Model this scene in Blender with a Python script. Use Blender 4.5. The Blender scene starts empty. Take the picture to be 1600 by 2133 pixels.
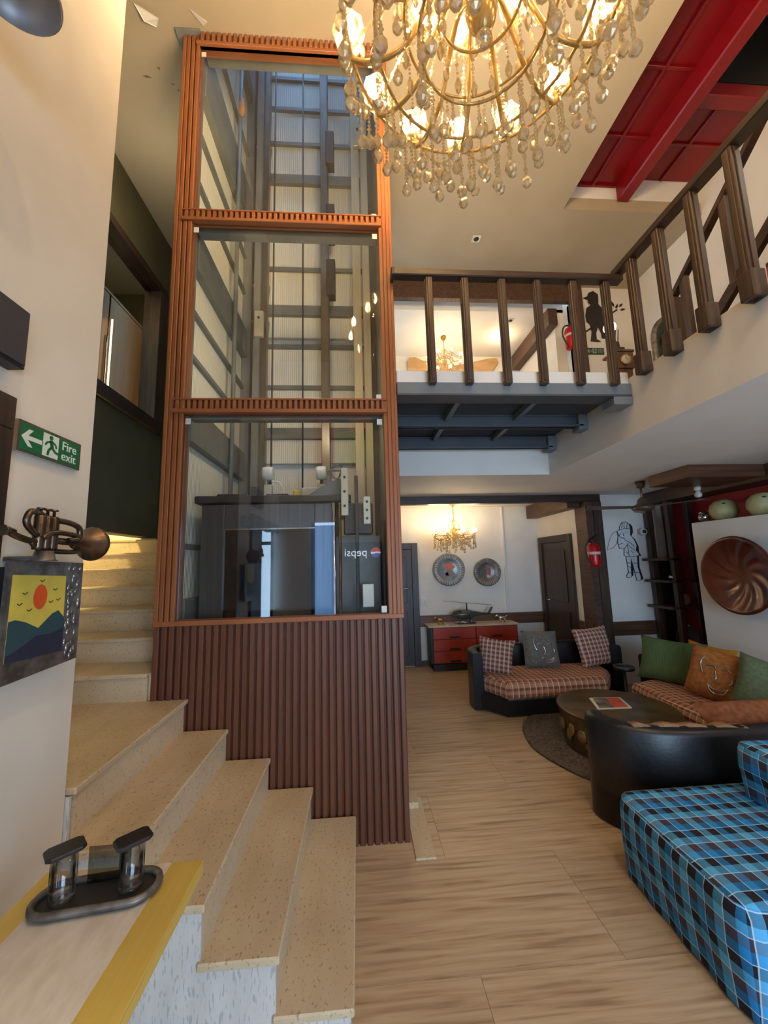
import bpy, math, random
from mathutils import Matrix, Vector
random.seed(7)
PI = math.pi
SC = bpy.context.scene
COL = SC.collection

# ------------------------------------------------------------------ camera
cam = bpy.data.cameras.new('camera')
cam.sensor_fit = 'HORIZONTAL'; cam.sensor_width = 36.0; cam.lens = 18.0
cam.clip_start = 0.02; cam.clip_end = 200
camo = bpy.data.objects.new('camera', cam); COL.objects.link(camo)
Rm = ((0.99733, 0.01733, 0.07091), (-0.06793, -0.13505, 0.98851), (-0.02670, 0.99069, 0.13352))
camo.matrix_world = Matrix(((Rm[0][0], Rm[0][1], -Rm[0][2], 0), (Rm[1][0], Rm[1][1], -Rm[1][2], 0),
                            (Rm[2][0], Rm[2][1], -Rm[2][2], 1.6), (0, 0, 0, 1)))
SC.camera = camo
# ------------------------------------------------------------------ world, daylight, exposure
BULB = 480.0          # radiance of the chandelier bulbs
SKY = 8.5
EXPO = 0.30
SC.view_settings.view_transform = 'Standard'; SC.view_settings.look = 'None'
SC.view_settings.gamma = 1; SC.view_settings.use_curve_mapping = False
SC.view_settings.exposure = EXPO
SC.cycles.max_bounces = 8; SC.cycles.diffuse_bounces = 4; SC.cycles.glossy_bounces = 4
SC.cycles.transmission_bounces = 6; SC.cycles.transparent_max_bounces = 24
SC.cycles.caustics_reflective = False; SC.cycles.caustics_refractive = False
SC.cycles.sample_clamp_indirect = 4
w = bpy.data.worlds.new('sky'); SC.world = w; w.use_nodes = True
bg = w.node_tree.nodes['Background']
bg.inputs[0].default_value = (0.50, 0.73, 1.0, 1); bg.inputs[1].default_value = SKY
def portal(loc, rot, sx, sy):
    l = bpy.data.lights.new('daylight_opening', 'AREA'); l.shape = 'RECTANGLE'; l.size = sx; l.size_y = sy
    l.cycles.is_portal = True
    o = bpy.data.objects.new('daylight_opening', l); COL.objects.link(o); o.location = loc; o.rotation_euler = rot
portal((1.85, -2.3, 1.2), (PI/2, 0, 0), 2.7, 2.4)       # entrance behind the viewer
portal((-.45, 3.25, 8.8), (0, 0, 0), 1.4, 1.5)        # open head of the lift shaft
def lamp(name, loc, power, col, r=.04, kind='POINT', spot=None, rot=None):
    l = bpy.data.lights.new(name, kind); l.energy = power; l.color = col; l.shadow_soft_size = r
    if spot: l.spot_size = spot; l.spot_blend = .5
    o = bpy.data.objects.new(name, l); COL.objects.link(o); o.location = loc
    if rot: o.rotation_euler = rot
    return o
WARM = (1.0, .74, .44)

# ------------------------------------------------------------------ materials
def S(r, g, b):
    f = lambda c: (c/255/12.92) if c <= 10 else ((c/255+.055)/1.055)**2.4
    return (f(r), f(g), f(b), 1)
def nodes(name):
    m = bpy.data.materials.new(name); m.use_nodes = True
    nt = m.node_tree
    return m, nt, nt.nodes, nt.links, nt.nodes['Principled BSDF']
def mk(name, c1, c2=None, rough=.6, metal=0., sc=(8, 8, 8), coord='pos', det=3, bump=0., lo=.35, hi=.65, rnd=0., spec=.5, coat=0., dist=0.):
    m, nt, N, L, p = nodes(name)
    p.inputs['Roughness'].default_value = rough; p.inputs['Metallic'].default_value = metal
    p.inputs['Specular IOR Level'].default_value = spec
    if coat: p.inputs['Coat Weight'].default_value = coat; p.inputs['Coat Roughness'].default_value = .12
    if c2 is None: c2 = tuple(v*.86 for v in c1[:3])+(1,)
    if coord == 'pos': src = N.new('ShaderNodeNewGeometry').outputs['Position']
    else: src = N.new('ShaderNodeTexCoord').outputs['Object']
    info = N.new('ShaderNodeObjectInfo')
    mp = N.new('ShaderNodeMapping'); mp.inputs['Scale'].default_value = sc
    if rnd:
        add = N.new('ShaderNodeVectorMath'); add.operation = 'ADD'
        mu = N.new('ShaderNodeMath'); mu.operation = 'MULTIPLY'; mu.inputs[1].default_value = 40
        L.new(info.outputs['Random'], mu.inputs[0]); L.new(src, add.inputs[0]); L.new(mu.outputs[0], add.inputs[1])
        src = add.outputs[0]
    L.new(src, mp.inputs['Vector'])
    n = N.new('ShaderNodeTexNoise'); n.inputs['Scale'].default_value = 1; n.inputs['Detail'].default_value = det
    n.inputs['Distortion'].default_value = dist
    L.new(mp.outputs[0], n.inputs['Vector'])
    r = N.new('ShaderNodeValToRGB'); r.color_ramp.elements[0].position = lo; r.color_ramp.elements[1].position = hi
    r.color_ramp.elements[0].color = c1; r.color_ramp.elements[1].color = c2
    L.new(n.outputs['Fac'], r.inputs[0])
    out = r.outputs[0]
    if rnd:
        mr = N.new('ShaderNodeMapRange'); mr.inputs[3].default_value = 1-rnd; mr.inputs[4].default_value = 1+rnd
        L.new(info.outputs['Random'], mr.inputs[0])
        hs = N.new('ShaderNodeHueSaturation'); L.new(mr.outputs[0], hs.inputs['Value']); L.new(out, hs.inputs['Color']); out = hs.outputs[0]
    L.new(out, p.inputs['Base Color'])
    if bump:
        b = N.new('ShaderNodeBump'); b.inputs['Strength'].default_value = bump; b.inputs['Distance'].default_value = .01
        L.new(n.outputs['Fac'], b.inputs['Height']); L.new(b.outputs[0], p.inputs['Normal'])
    return m
def emit(name, col, s):
    m, nt, N, L, p = nodes(name)
    p.inputs['Base Color'].default_value = col
    p.inputs['Emission Color'].default_value = col; p.inputs['Emission Strength'].default_value = s
    return m
def glass_pane(name, tint=(.93, .96, .94, 1), k=1.0, rough=0.0):
    m, nt, N, L, p = nodes(name); N.remove(p)
    out = N['Material Output']
    t = N.new('ShaderNodeBsdfTransparent'); t.inputs[0].default_value = tint
    g = N.new('ShaderNodeBsdfGlossy'); g.inputs['Roughness'].default_value = rough
    fr = N.new('ShaderNodeFresnel'); gm = N.new('ShaderNodeNewGeometry'); ir = N.new('ShaderNodeMapRange')
    ir.inputs[3].default_value = 1.5; ir.inputs[4].default_value = 1/1.5      # same reflectance from either side of a pane
    L.new(gm.outputs['Backfacing'], ir.inputs[0]); L.new(ir.outputs[0], fr.inputs[0])
    mu = N.new('ShaderNodeMath'); mu.operation = 'MULTIPLY'; mu.inputs[1].default_value = k; mu.use_clamp = True
    mx = N.new('ShaderNodeMixShader')
    L.new(fr.outputs[0], mu.inputs[0]); L.new(mu.outputs[0], mx.inputs[0]); L.new(t.outputs[0], mx.inputs[1]); L.new(g.outputs[0], mx.inputs[2])
    L.new(mx.outputs[0], out.inputs[0])
    return m
def crystal(name, tint, ft=.5, fg=.5):
    m, nt, N, L, p = nodes(name); N.remove(p); out = N['Material Output']
    t = N.new('ShaderNodeBsdfTransparent'); t.inputs[0].default_value = tint
    g = N.new('ShaderNodeBsdfGlossy'); g.inputs['Roughness'].default_value = .2; g.inputs[0].default_value = (1, .93, .78, 1)
    r = N.new('ShaderNodeBsdfRefraction'); r.inputs['IOR'].default_value = 1.5; r.inputs['Roughness'].default_value = .03; r.inputs[0].default_value = (1, .97, .90, 1)
    a = N.new('ShaderNodeMixShader'); a.inputs[0].default_value = fg; L.new(r.outputs[0], a.inputs[1]); L.new(g.outputs[0], a.inputs[2])
    b = N.new('ShaderNodeMixShader'); b.inputs[0].default_value = ft; L.new(a.outputs[0], b.inputs[1]); L.new(t.outputs[0], b.inputs[2])
    tl = N.new('ShaderNodeBsdfTranslucent'); tl.inputs[0].default_value = tint; df = N.new('ShaderNodeBsdfDiffuse'); df.inputs[0].default_value = tint
    c = N.new('ShaderNodeMixShader'); L.new(tl.outputs[0], c.inputs[1]); L.new(df.outputs[0], c.inputs[2])
    e = N.new('ShaderNodeMixShader'); e.inputs[0].default_value = .15; L.new(b.outputs[0], e.inputs[1]); L.new(c.outputs[0], e.inputs[2])
    L.new(e.outputs[0], out.inputs[0])
    return m
def plaid(name, k, warp, weft, line, lw=.05, rough=.85, off=(0, 0), line_v=True, lines=1):
    """woven check on the UV map (metres): warp / weft are lists of (start, colour) over one repeat of 1/k metres"""
    m, nt, N, L, p = nodes(name); p.inputs['Roughness'].default_value = rough
    uv = N.new('ShaderNodeUVMap'); sp = N.new('ShaderNodeSeparateXYZ'); L.new(uv.outputs[0], sp.inputs[0])
    def ramp(src, stops, o):
        mu = N.new('ShaderNodeMath'); mu.operation = 'MULTIPLY_ADD'; mu.inputs[1].default_value = k; mu.inputs[2].default_value = o+50; L.new(src, mu.inputs[0])
        fr = N.new('ShaderNodeMath'); fr.operation = 'FRACT'; L.new(mu.outputs[0], fr.inputs[0])
        r = N.new('ShaderNodeValToRGB'); r.color_ramp.interpolation = 'CONSTANT'
        e = r.color_ramp.elements
        e[0].position = 0; e[0].color = stops[0][1]; e[1].position = stops[1][0]; e[1].color = stops[1][1]
        for q, c in stops[2:]:
            x = e.new(q); x.color = c
        L.new(fr.outputs[0], r.inputs[0]); return r.outputs[0], fr.outputs[0]
    a, fa = ramp(sp.outputs[0], warp, off[0]); b, fb = ramp(sp.outputs[1], weft, off[1])
    mx = N.new('ShaderNodeMix'); mx.data_type = 'RGBA'; mx.inputs[0].default_value = .5
    L.new(a, mx.inputs[6]); L.new(b, mx.inputs[7]); out = mx.outputs[2]
    for fx in ((fa,) if not line_v else (fa, fb)):
        if lines > 1:
            q = N.new('ShaderNodeMath'); q.operation = 'MULTIPLY'; q.inputs[1].default_value = lines; L.new(fx, q.inputs[0])
            q2 = N.new('ShaderNodeMath'); q2.operation = 'FRACT'; L.new(q.outputs[0], q2.inputs[0]); fx = q2.outputs[0]
        c = N.new('ShaderNodeMath'); c.operation = 'LESS_THAN'; c.inputs[1].default_value = lw; L.new(fx, c.inputs[0])
        c2 = N.new('ShaderNodeMath'); c2.operation = 'MULTIPLY'; c2.inputs[1].default_value = .75 if lines == 1 else .5; L.new(c.outputs[0], c2.inputs[0])
        m2 = N.new('ShaderNodeMix'); m2.data_type = 'RGBA'; m2.inputs[7].default_value = line
        L.new(c2.outputs[0], m2.inputs[0]); L.new(out, m2.inputs[6]); out = m2.outputs[2]
    L.new(out, p.inputs['Base Color'])
    n = N.new('ShaderNodeTexNoise'); n.inputs['Scale'].default_value = 300; bp = N.new('ShaderNodeBump'); bp.inputs['Strength'].default_value = .15
    L.new(uv.outputs[0], n.inputs['Vector']); L.new(n.outputs[0], bp.inputs['Height']); L.new(bp.outputs[0], p.inputs['Normal'])
    return m

WALL = mk('painted_plaster', S(232, 226, 216), S(238, 233, 225), .7, sc=(3, 3, 3), bump=.05)
WALLW = mk('white_plaster', S(232, 227, 220), S(236, 232, 226), .7, sc=(3, 3, 3), bump=.05)
WALLL = mk('cream_wall_paint', S(230, 220, 204), S(222, 211, 193), .6, sc=(2.5, 2.5, 2.5), bump=.08)
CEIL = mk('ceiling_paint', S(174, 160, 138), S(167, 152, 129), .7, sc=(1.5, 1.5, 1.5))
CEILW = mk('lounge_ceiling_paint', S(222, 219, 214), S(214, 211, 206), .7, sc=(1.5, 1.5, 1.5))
OLIVE = mk('olive_paint', S(84, 78, 52), S(74, 69, 46), .6, sc=(3, 3, 3), bump=.08)
WOOD = mk('lift_cladding_wood', S(150, 92, 54), S(138, 80, 45), .45, sc=(22, 22, 2.2), bump=.06, rnd=.07, det=4)
WOODH = mk('lift_cladding_wood_cross', S(150, 92, 54), S(138, 80, 45), .45, sc=(2.2, 22, 22), bump=.06, rnd=.07, det=4)
WOODL = mk('lift_cladding_wood_dimmed', S(104, 62, 42), S(94, 54, 36), .42, sc=(22, 22, 2.2), bump=.06, rnd=.06, det=4)  # same wood as the posts, darkened for the weaker light low down
DARKW = mk('dark_stained_wood', S(84, 64, 50), S(54, 39, 30), .42, sc=(45, 45, 3), bump=.1, det=5, rnd=.06)
DARKH = mk('dark_stained_rail', S(66, 48, 38), S(44, 31, 25), .38, sc=(3, 3, 45), bump=.08, det=5)
BROWNH = mk('brown_rail_wood', S(104, 70, 48), S(80, 50, 34), .45, sc=(2, 2, 40), bump=.05, det=5)
DOORW = mk('door_veneer', S(58, 42, 32), S(40, 28, 22), .42, sc=(40, 40, 2), bump=.05, det=5)
BEAMW = mk('beam_veneer', S(88, 62, 46), S(64, 44, 33), .5, sc=(30, 3, 30), bump=.05, det=5)
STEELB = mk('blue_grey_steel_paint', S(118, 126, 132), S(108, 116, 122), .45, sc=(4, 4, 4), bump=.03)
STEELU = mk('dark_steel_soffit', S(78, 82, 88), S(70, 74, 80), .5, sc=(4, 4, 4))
STEELL = mk('shaft_steel_paint', S(122, 124, 122), S(108, 110, 108), .45, sc=(5, 5, 5))
RAILM = mk('guide_rail_steel', S(120, 116, 110), S(90, 86, 82), .35, .7, sc=(6, 6, 2))
BEIGEM = mk('galvanised_channel', S(208, 200, 178), S(190, 182, 160), .4, .25, sc=(6, 6, 2))
CABIN = mk('cabin_steel', S(104, 106, 112), S(92, 94, 100), .32, .8, sc=(60, 60, 1.5), bump=.01)
CABD = mk('cabin_dark_glass', S(18, 22, 32), S(14, 17, 26), .12, .0, sc=(4, 4, 4), spec=.8)
BLACKP = mk('black_plate', S(44, 42, 44), S(34, 33, 35), .5, sc=(9, 9, 9))
WHITEP = mk('white_plastic', S(226, 224, 216), S(214, 212, 204), .4, sc=(9, 9, 9))
def corrugated(name, c1, c2, ax):
    m, nt, N, L, p = nodes(name); p.inputs['Roughness'].default_value = .5
    g = N.new('ShaderNodeNewGeometry'); wv = N.new('ShaderNodeTexWave'); wv.bands_direction = ax; wv.inputs['Scale'].default_value = 14
    L.new(g.outputs['Position'], wv.inputs['Vector'])
    r = N.new('ShaderNodeValToRGB'); r.color_ramp.elements[0].color = c1; r.color_ramp.elements[1].color = c2
    L.new(wv.outputs['Fac'], r.inputs[0]); L.new(r.outputs[0], p.inputs['Base Color'])
    b = N.new('ShaderNodeBump'); b.inputs['Strength'].default_value = .4; b.inputs['Distance'].default_value = .01
    L.new(wv.outputs['Fac'], b.inputs['Height']); L.new(b.outputs[0], p.inputs['Normal'])
    return m
CORX = corrugated('ribbed_panel_back', S(236, 230, 216), S(246, 242, 230), 'X')
CORY = corrugated('ribbed_panel_side', S(236, 230, 214), S(246, 242, 228), 'Y')
RED = mk('red_gloss_paint', S(128, 7, 18), S(120, 6, 15), .38, sc=(3, 3, 3))
REDW = mk('red_wall_paint', S(150, 20, 30), S(140, 16, 26), .6, sc=(3, 3, 3))
def stone(name, c1, c2, pit, sc, ax, dens=.30):
    """cream marble with short worm-like pits running along one axis"""
    m, nt, N, L, p = nodes(name); p.inputs['Roughness'].default_value = .38
    g = N.new('ShaderNodeNewGeometry')
    mp = N.new('ShaderNodeMapping'); mp.inputs['Scale'].default_value = sc; L.new(g.outputs['Position'], mp.inputs[0])
    n = N.new('ShaderNodeTexNoise'); n.inputs['Scale'].default_value = 1; n.inputs['Detail'].default_value = 5; L.new(mp.outputs[0], n.inputs['Vector'])
    r = N.new('ShaderNodeValToRGB'); r.color_ramp.elements[0].position = .3; r.color_ramp.elements[1].position = .7
    r.color_ramp.elements[0].color = c1; r.color_ramp.elements[1].color = c2; L.new(n.outputs[0], r.inputs[0])
    mp2 = N.new('ShaderNodeMapping'); mp2.inputs['Scale'].default_value = ax; L.new(g.outputs['Position'], mp2.inputs[0])
    n2 = N.new('ShaderNodeTexNoise'); n2.inputs['Scale'].default_value = 1; n2.inputs['Detail'].default_value = 2; L.new(mp2.outputs[0], n2.inputs['Vector'])
    r2 = N.new('ShaderNodeValToRGB'); r2.color_ramp.elements[0].position = dens; r2.color_ramp.elements[1].position = dens+.07
    r2.color_ramp.elements[0].color = (1, 1, 1, 1); r2.color_ramp.elements[1].color = (0, 0, 0, 1); L.new(n2.outputs[0], r2.inputs[0])
    mx = N.new('ShaderNodeMix'); mx.data_type = 'RGBA'; mx.inputs[7].default_value = pit
    L.new(r2.outputs[0], mx.inputs[0]); L.new(r.outputs[0], mx.inputs[6]); L.new(mx.outputs[2], p.inputs['Base Color'])
    return m
STONE = stone('cream_stair_stone', S(214, 196, 164), S(200, 178, 144), S(178, 152, 120), (9, 3, 9), (95, 55, 95), .33)
STONEF = stone('stair_stone_riser', S(214, 196, 164), S(204, 184, 152), S(180, 156, 124), (3, 5, 9), (60, 60, 95), .33)
STONEW = stone('pale_stringer_stone', S(222, 218, 210), S(206, 202, 194), S(182, 182, 178), (14, 14, 5), (130, 130, 26), .36)
def travertine():
    m, nt, N, L, p = nodes('travertine_floor'); p.inputs['Roughness'].default_value = .34
    g = N.new('ShaderNodeNewGeometry'); info = N.new('ShaderNodeObjectInfo')
    mu = N.new('ShaderNodeMath'); mu.operation = 'MULTIPLY'; mu.inputs[1].default_value = 30; L.new(info.outputs['Random'], mu.inputs[0])
    add = N.new('ShaderNodeVectorMath'); add.operation = 'ADD'; L.new(g.outputs['Position'], add.inputs[0]); L.new(mu.outputs[0], add.inputs[1])
    rot = N.new('ShaderNodeMapping'); rot.inputs['Rotation'].default_value = (0, 0, .06); rot.inputs['Scale'].default_value = (2.4, 40, 1); L.new(add.outputs[0], rot.inputs[0])
    n = N.new('ShaderNodeTexNoise'); n.inputs['Scale'].default_value = 1; n.inputs['Detail'].default_value = 6; n.inputs['Distortion'].default_value = .5; L.new(rot.outputs[0], n.inputs['Vector'])
    r = N.new('ShaderNodeValToRGB'); e = r.color_ramp.elements
    e[0].position = .28; e[0].color = S(146, 118, 90); e[1].position = .72; e[1].color = S(206, 182, 150)
    x = e.new(.42); x.color = S(182, 154, 122); x = e.new(.56); x.color = S(196, 170, 138)
    L.new(n.outputs[0], r.inputs[0])
    mr = N.new('ShaderNodeMapRange'); mr.inputs[3].default_value = .93; mr.inputs[4].default_value = 1.05; L.new(info.outputs['Random'], mr.inputs[0])
    hs = N.new('ShaderNodeHueSaturation'); L.new(mr.outputs[0], hs.inputs['Value']); L.new(r.outputs[0], hs.inputs['Color'])
    L.new(hs.outputs[0], p.inputs['Base Color'])
    b = N.new('ShaderNodeBump'); b.inputs['Strength'].default_value = .12; b.inputs['Distance'].default_value = .004
    L.new(n.outputs[0], b.inputs['Height']); L.new(b.outputs[0], p.inputs['Normal'])
    rr = N.new('ShaderNodeMapRange'); rr.inputs[3].default_value = .42; rr.inputs[4].default_value = .26; L.new(n.outputs[0], rr.inputs[0]); L.new(rr.outputs[0], p.inputs['Roughness'])
    return m
TRAV = travertine()
GROUT = mk('floor_grout', S(160, 136, 108), None, .8)
LEATHER = mk('black_leather', S(30, 29, 31), S(22, 21, 23), .38, sc=(60, 60, 60), bump=.08)
GOLD = mk('brushed_gold', S(226, 194, 100), S(220, 186, 90), .36, .2, sc=(60, 4, 60))
BRASS = mk('brass', S(206, 160, 84), S(180, 132, 62), .25, .95, sc=(20, 20, 20))
CREAM = mk('cream_inlay', S(226, 216, 202), S(212, 200, 184), .5, sc=(40, 14, 40), bump=.15)
CHROME = mk('chrome', S(214, 214, 214), S(196, 196, 196), .12, 1., sc=(9, 9, 9))
PEWTER = mk('aged_pewter', S(132, 126, 120), S(92, 86, 80), .42, .55, sc=(25, 25, 25), bump=.05)
HORNM = mk('aged_brass_horn', S(120, 100, 82), S(84, 68, 56), .3, .9, sc=(14, 14, 14))
BRONZE = mk('hammered_bronze', S(120, 100, 66), S(86, 68, 42), .4, .6, sc=(14, 14, 14), coord='obj', bump=.5)
CRYST = crystal('crystal_drop_glass', (1, .94, .78, 1), .34, .66)
BEADM = crystal('crystal_bead_glass', (1, .90, .68, 1), .3, .5)
CUPG = crystal('cut_glass_cup', (1, .92, .76, 1), .45, .4)
ARMG = mk('gilded_glass_arm', S(236, 204, 140), S(220, 180, 108), .22, .45, sc=(20, 20, 20))
CLEAR = glass_pane('clear_glass', (.97, .98, .98, 1), 1.2)
PANE = glass_pane('lift_glass', (.975, .985, .975, 1), 1.1)
PANED = glass_pane('tinted_window_glass', (.55, .50, .40, 1), 1.0)

# ------------------------------------------------------------------ mesh helpers
class MB:
    def __init__(s): s.v = []; s.f = []; s.sm = []
    def add(s, vs, fs, smooth=False):
        o = len(s.v); s.v += [tuple(p) for p in vs]; s.f += [tuple(i+o for i in f) for f in fs]; s.sm += [smooth]*len(fs); return s
    def box(s, x0, x1, y0, y1, z0, z1, b=0.):
        if b <= 0:
            v = [(x, y, z) for x in (x0, x1) for y in (y0, y1) for z in (z0, z1)]
            return s.add(v, [(0, 1, 3, 2), (4, 6, 7, 5), (0, 4, 5, 1), (2, 3, 7, 6), (0, 2, 6, 4), (1, 5, 7, 3)])
        b = min(b, .45*min(x1-x0, y1-y0, z1-z0)); lo = (x0, y0, z0); hi = (x1, y1, z1); v = []; ix = {}
        for c in [(i, j, k) for i in (0, 1) for j in (0, 1) for k in (0, 1)]:
            for a in range(3):
                p = []
                for d in range(3):
                    q = hi[d] if c[d] else lo[d]
                    if d != a: q += -b if c[d] else b
                    p.append(q)
                ix[(c, a)] = len(v); v.append(tuple(p))
        fs = []
        for a in range(3):
            o = [d for d in range(3) if d != a]
            for sd in (0, 1):
                q = []
                for (m, n) in ((0, 0), (1, 0), (1, 1), (0, 1)):
                    c = [0]*3; c[a] = sd; c[o[0]] = m; c[o[1]] = n; q.append(ix[(tuple(c), a)])
                fs.append(tuple(q) if (sd == 1) == (a != 1) else tuple(q[::-1]))
            for m in (0, 1):
                for n in (0, 1):
                    c0 = [0]*3; c0[o[0]] = m; c0[o[1]] = n; c1 = list(c0); c1[a] = 1; c0 = tuple(c0); c1 = tuple(c1)
                    fs.append((ix[(c0, o[0])], ix[(c1, o[0])], ix[(c1, o[1])], ix[(c0, o[1])]))
        for c in [(i, j, k) for i in (0, 1) for j in (0, 1) for k in (0, 1)]:
            fs.append((ix[(c, 0)], ix[(c, 1)], ix[(c, 2)]))
        return s.add(v, fs)
    def tube(s, pts, r, n=8, closed=False, caps=True):
        pts = [Vector(p) for p in pts]; m = len(pts); rs = r if isinstance(r, (list, tuple)) else [r]*m
        T = []
        for i in range(m):
            a = pts[(i-1) % m] if (closed or i) else pts[i]; b = pts[(i+1) % m] if (closed or i < m-1) else pts[i]
            t = (b-a); T.append(t.normalized() if t.length > 1e-9 else Vector((0, 0, 1)))
        u = T[0].orthogonal().normalized(); vs = []
        for i in range(m):
            u = (u-T[i]*u.dot(T[i]));  u = u.normalized() if u.length > 1e-6 else T[i].orthogonal().normalized()
            w_ = T[i].cross(u)
            for k in range(n):
                a = 2*PI*k/n; vs.append(pts[i]+(u*math.cos(a)+w_*math.sin(a))*rs[i])
        fs = []
        for i in range(m if closed else m-1):
            j = (i+1) % m
            for k in range(n): fs.append((i*n+k, i*n+(k+1) % n, j*n+(k+1) % n, j*n+k))
        s.add(vs, fs, True)
        if caps and not closed:
            o = len(s.v)-len(vs); s.f += [tuple(o+k for k in range(n))[::-1], tuple(o+(m-1)*n+k for k in range(n))]; s.sm += [False, False]
        return s
    def lathe(s, prof, n=24, c=(0, 0, 0), axis='Z', smooth=True, wav=None):
        """prof: list of (r, h); axis is the turning axis; wav(k, i) scales the radius"""
        vs = []
        for i, (r, h) in enumerate(prof):
            for k in range(n):
                a = 2*PI*k/n; q = r*(wav(k, i) if wav else 1); x, y = q*math.cos(a), q*math.sin(a)
                p = (x, y, h) if axis == 'Z' else ((h, x, y) if axis == 'X' else (y, h, x))
                vs.append((p[0]+c[0], p[1]+c[1], p[2]+c[2]))
        fs = []
        for i in range(len(prof)-1):
            for k in range(n): fs.append((i*n+k, i*n+(k+1) % n, (i+1)*n+(k+1) % n, (i+1)*n+k))
        s.add(vs, fs, smooth)
        o = len(s.v)-len(vs)
        for i, rev in ((0, True), (len(prof)-1, False)):
            if 1e-5 < prof[i][0] < .06:
                q = tuple(o+i*n+k for k in range(n)); s.f.append(q[::-1] if rev else q); s.sm.append(False)
        return s
    def prism(s, poly, z0, z1, b=0., smooth=False):
        n = len(poly)
        A = sum(poly[i][0]*poly[(i+1) % n][1]-poly[(i+1) % n][0]*poly[i][1] for i in range(n))
        if A < 0: poly = poly[::-1]
        rings = [(0, z0), (0, z1)] if b <= 0 else [(b*.6, z0), (0, z0+b*.6), (0, z1-b), (b*.3, z1-b*.3), (b, z1)]
        vs = []
        for d, z in rings:
            for i in range(n):
                p = Vector(poly[i]); e0 = (p-Vector(poly[i-1])).normalized(); e1 = (Vector(poly[(i+1) % n])-p).normalized()
                nn = Vector((-e0.y-e1.y, e0.x+e1.x)); l = nn.length; nn = nn/l if l > 1e-6 else nn
                q = p+nn*d*min(2, 2/max(l, .5)); vs.append((q.x, q.y, z))
        fs = []
        for i in range(len(rings)-1):
            for k in range(n): fs.append((i*n+k, i*n+(k+1) % n, (i+1)*n+(k+1) % n, (i+1)*n+k))
        s.add(vs, fs, smooth); o = len(s.v)-len(vs); m = (len(rings)-1)*n
        s.f += [tuple(o+k for k in range(n))[::-1], tuple(o+m+k for k in range(n))]; s.sm += [False, False]
        return s
    def band(s, path, t, z0, z1, b=.02, smooth=False):
        """upright wall of thickness t along an open 2-D path (outer line; thickness grows to the left of travel)"""
        P = [Vector(p) for p in path]; n = len(P); prof = [(0, z0), (0, z1-b), (b*.3, z1-b*.3), (b, z1), (t-b, z1), (t-b*.3, z1-b*.3), (t, z1-b), (t, z0)]; m = len(prof); vs = []
        for i in range(n):
            d = (P[min(n-1, i+1)]-P[max(0, i-1)]).normalized(); q = Vector((-d.y, d.x))
            for u, z in prof: c = P[i]+q*u; vs.append((c.x, c.y, z))
        fs = [(i*m+k, (i+1)*m+k, (i+1)*m+k+1, i*m+k+1) for i in range(n-1) for k in range(m-1)]
        s.add(vs, fs, smooth); o = len(s.v)-len(vs)
        s.f += [tuple(o+k for k in range(m)), tuple(o+(n-1)*m+k for k in range(m))[::-1]]+[(o+i*m+m-1, o+(i+1)*m+m-1, o+(i+1)*m, o+i*m) for i in range(n-1)]
        s.sm += [False]*(n+1); return s
    def slab(s, poly3, off):
        """flat polygon (3-D points) thickened by the vector off"""
        n = len(poly3); off = Vector(off); a = [Vector(p) for p in poly3]
        fs = [tuple(range(n))[::-1], tuple(range(n, 2*n))]+[(k, (k+1) % n, n+(k+1) % n, n+k) for k in range(n)]
        return s.add(a+[p+off for p in a], fs)
    def ball(s, c, r, n=12, m=8, sz=1.):
        prof = [(max(1e-6, r*math.sin(PI*i/m)), -r*sz*math.cos(PI*i/m)) for i in range(m+1)]
        return s.lathe(prof, n, c)
    def mesh(s, name, mat, off=(0, 0, 0), uv=False):
        me = bpy.data.meshes.new(name)
        me.from_pydata([(p[0]-off[0], p[1]-off[1], p[2]-off[2]) for p in s.v], [], s.f)
        me.polygons.foreach_set('use_smooth', s.sm)
        me.materials.append(mat); 
        if uv:
            l = me.uv_layers.new(name='UVMap')
            for p in me.polygons:
                nx, ny, nz = map(abs, p.normal)
                for li in p.loop_indices:
                    v = s.v[me.loops[li].vertex_index]
                    l.data[li].uv = (v[0], v[1]) if nz >= max(nx, ny)*.8 else ((v[1], v[2]) if nx > ny else (v[0], v[2]))
        me.update(); return me
def worldoff(p):
    o = Vector((0, 0, 0))
    while p is not None: o += p.location; p = p.parent
    return o
def tag(o, label=None, cat=None, group=None, kind=None):
    if label: o['label'] = label
    if cat: o['category'] = cat
    if group: o['group'] = group
    if kind: o['kind'] = kind
    return o
def thing(name, label, cat, loc, group=None):
    o = bpy.data.objects.new(name, None); o.empty_display_size = .1; COL.objects.link(o); o.location = loc
    return tag(o, label, cat, group)
def part(name, mb, mat, parent, label=None, kind=None, uv=False):
    o = bpy.data.objects.new(name, mb.mesh(name, mat, worldoff(parent), uv)); COL.objects.link(o); o.parent = parent
    return tag(o, label, None, None, kind)
def single(name, mb, mat, label, cat, group=None, uv=False, kind=None):
    xs, ys, zs = zip(*mb.v); off = ((min(xs)+max(xs))/2, (min(ys)+max(ys))/2, min(zs))
    o = bpy.data.objects.new(name, mb.mesh(name, mat, off, uv)); COL.objects.link(o); o.location = off
    return tag(o, label, cat, group, kind)
def struct(name, mb, mat, parent=None):
    if parent: return part(name, mb, mat, parent)
    o = bpy.data.objects.new(name, mb.mesh(name, mat)); COL.objects.link(o); o['kind'] = 'structure'
    return o
def sroot(name):
    o = bpy.data.objects.new(name, None); COL.objects.link(o); o['kind'] = 'structure'; return o
def piece(name, me, parent, loc, rot=(0, 0, 0), scale=(1, 1, 1)):
    """another piece of a shared mesh; loc in world axes"""
    o = bpy.data.objects.new(name, me); COL.objects.link(o); o.parent = parent
    o.location = Vector(loc)-worldoff(parent); o.rotation_euler = rot; o.scale = scale
    return o
def bx(*a, **k): return MB().box(*a, **k)
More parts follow.
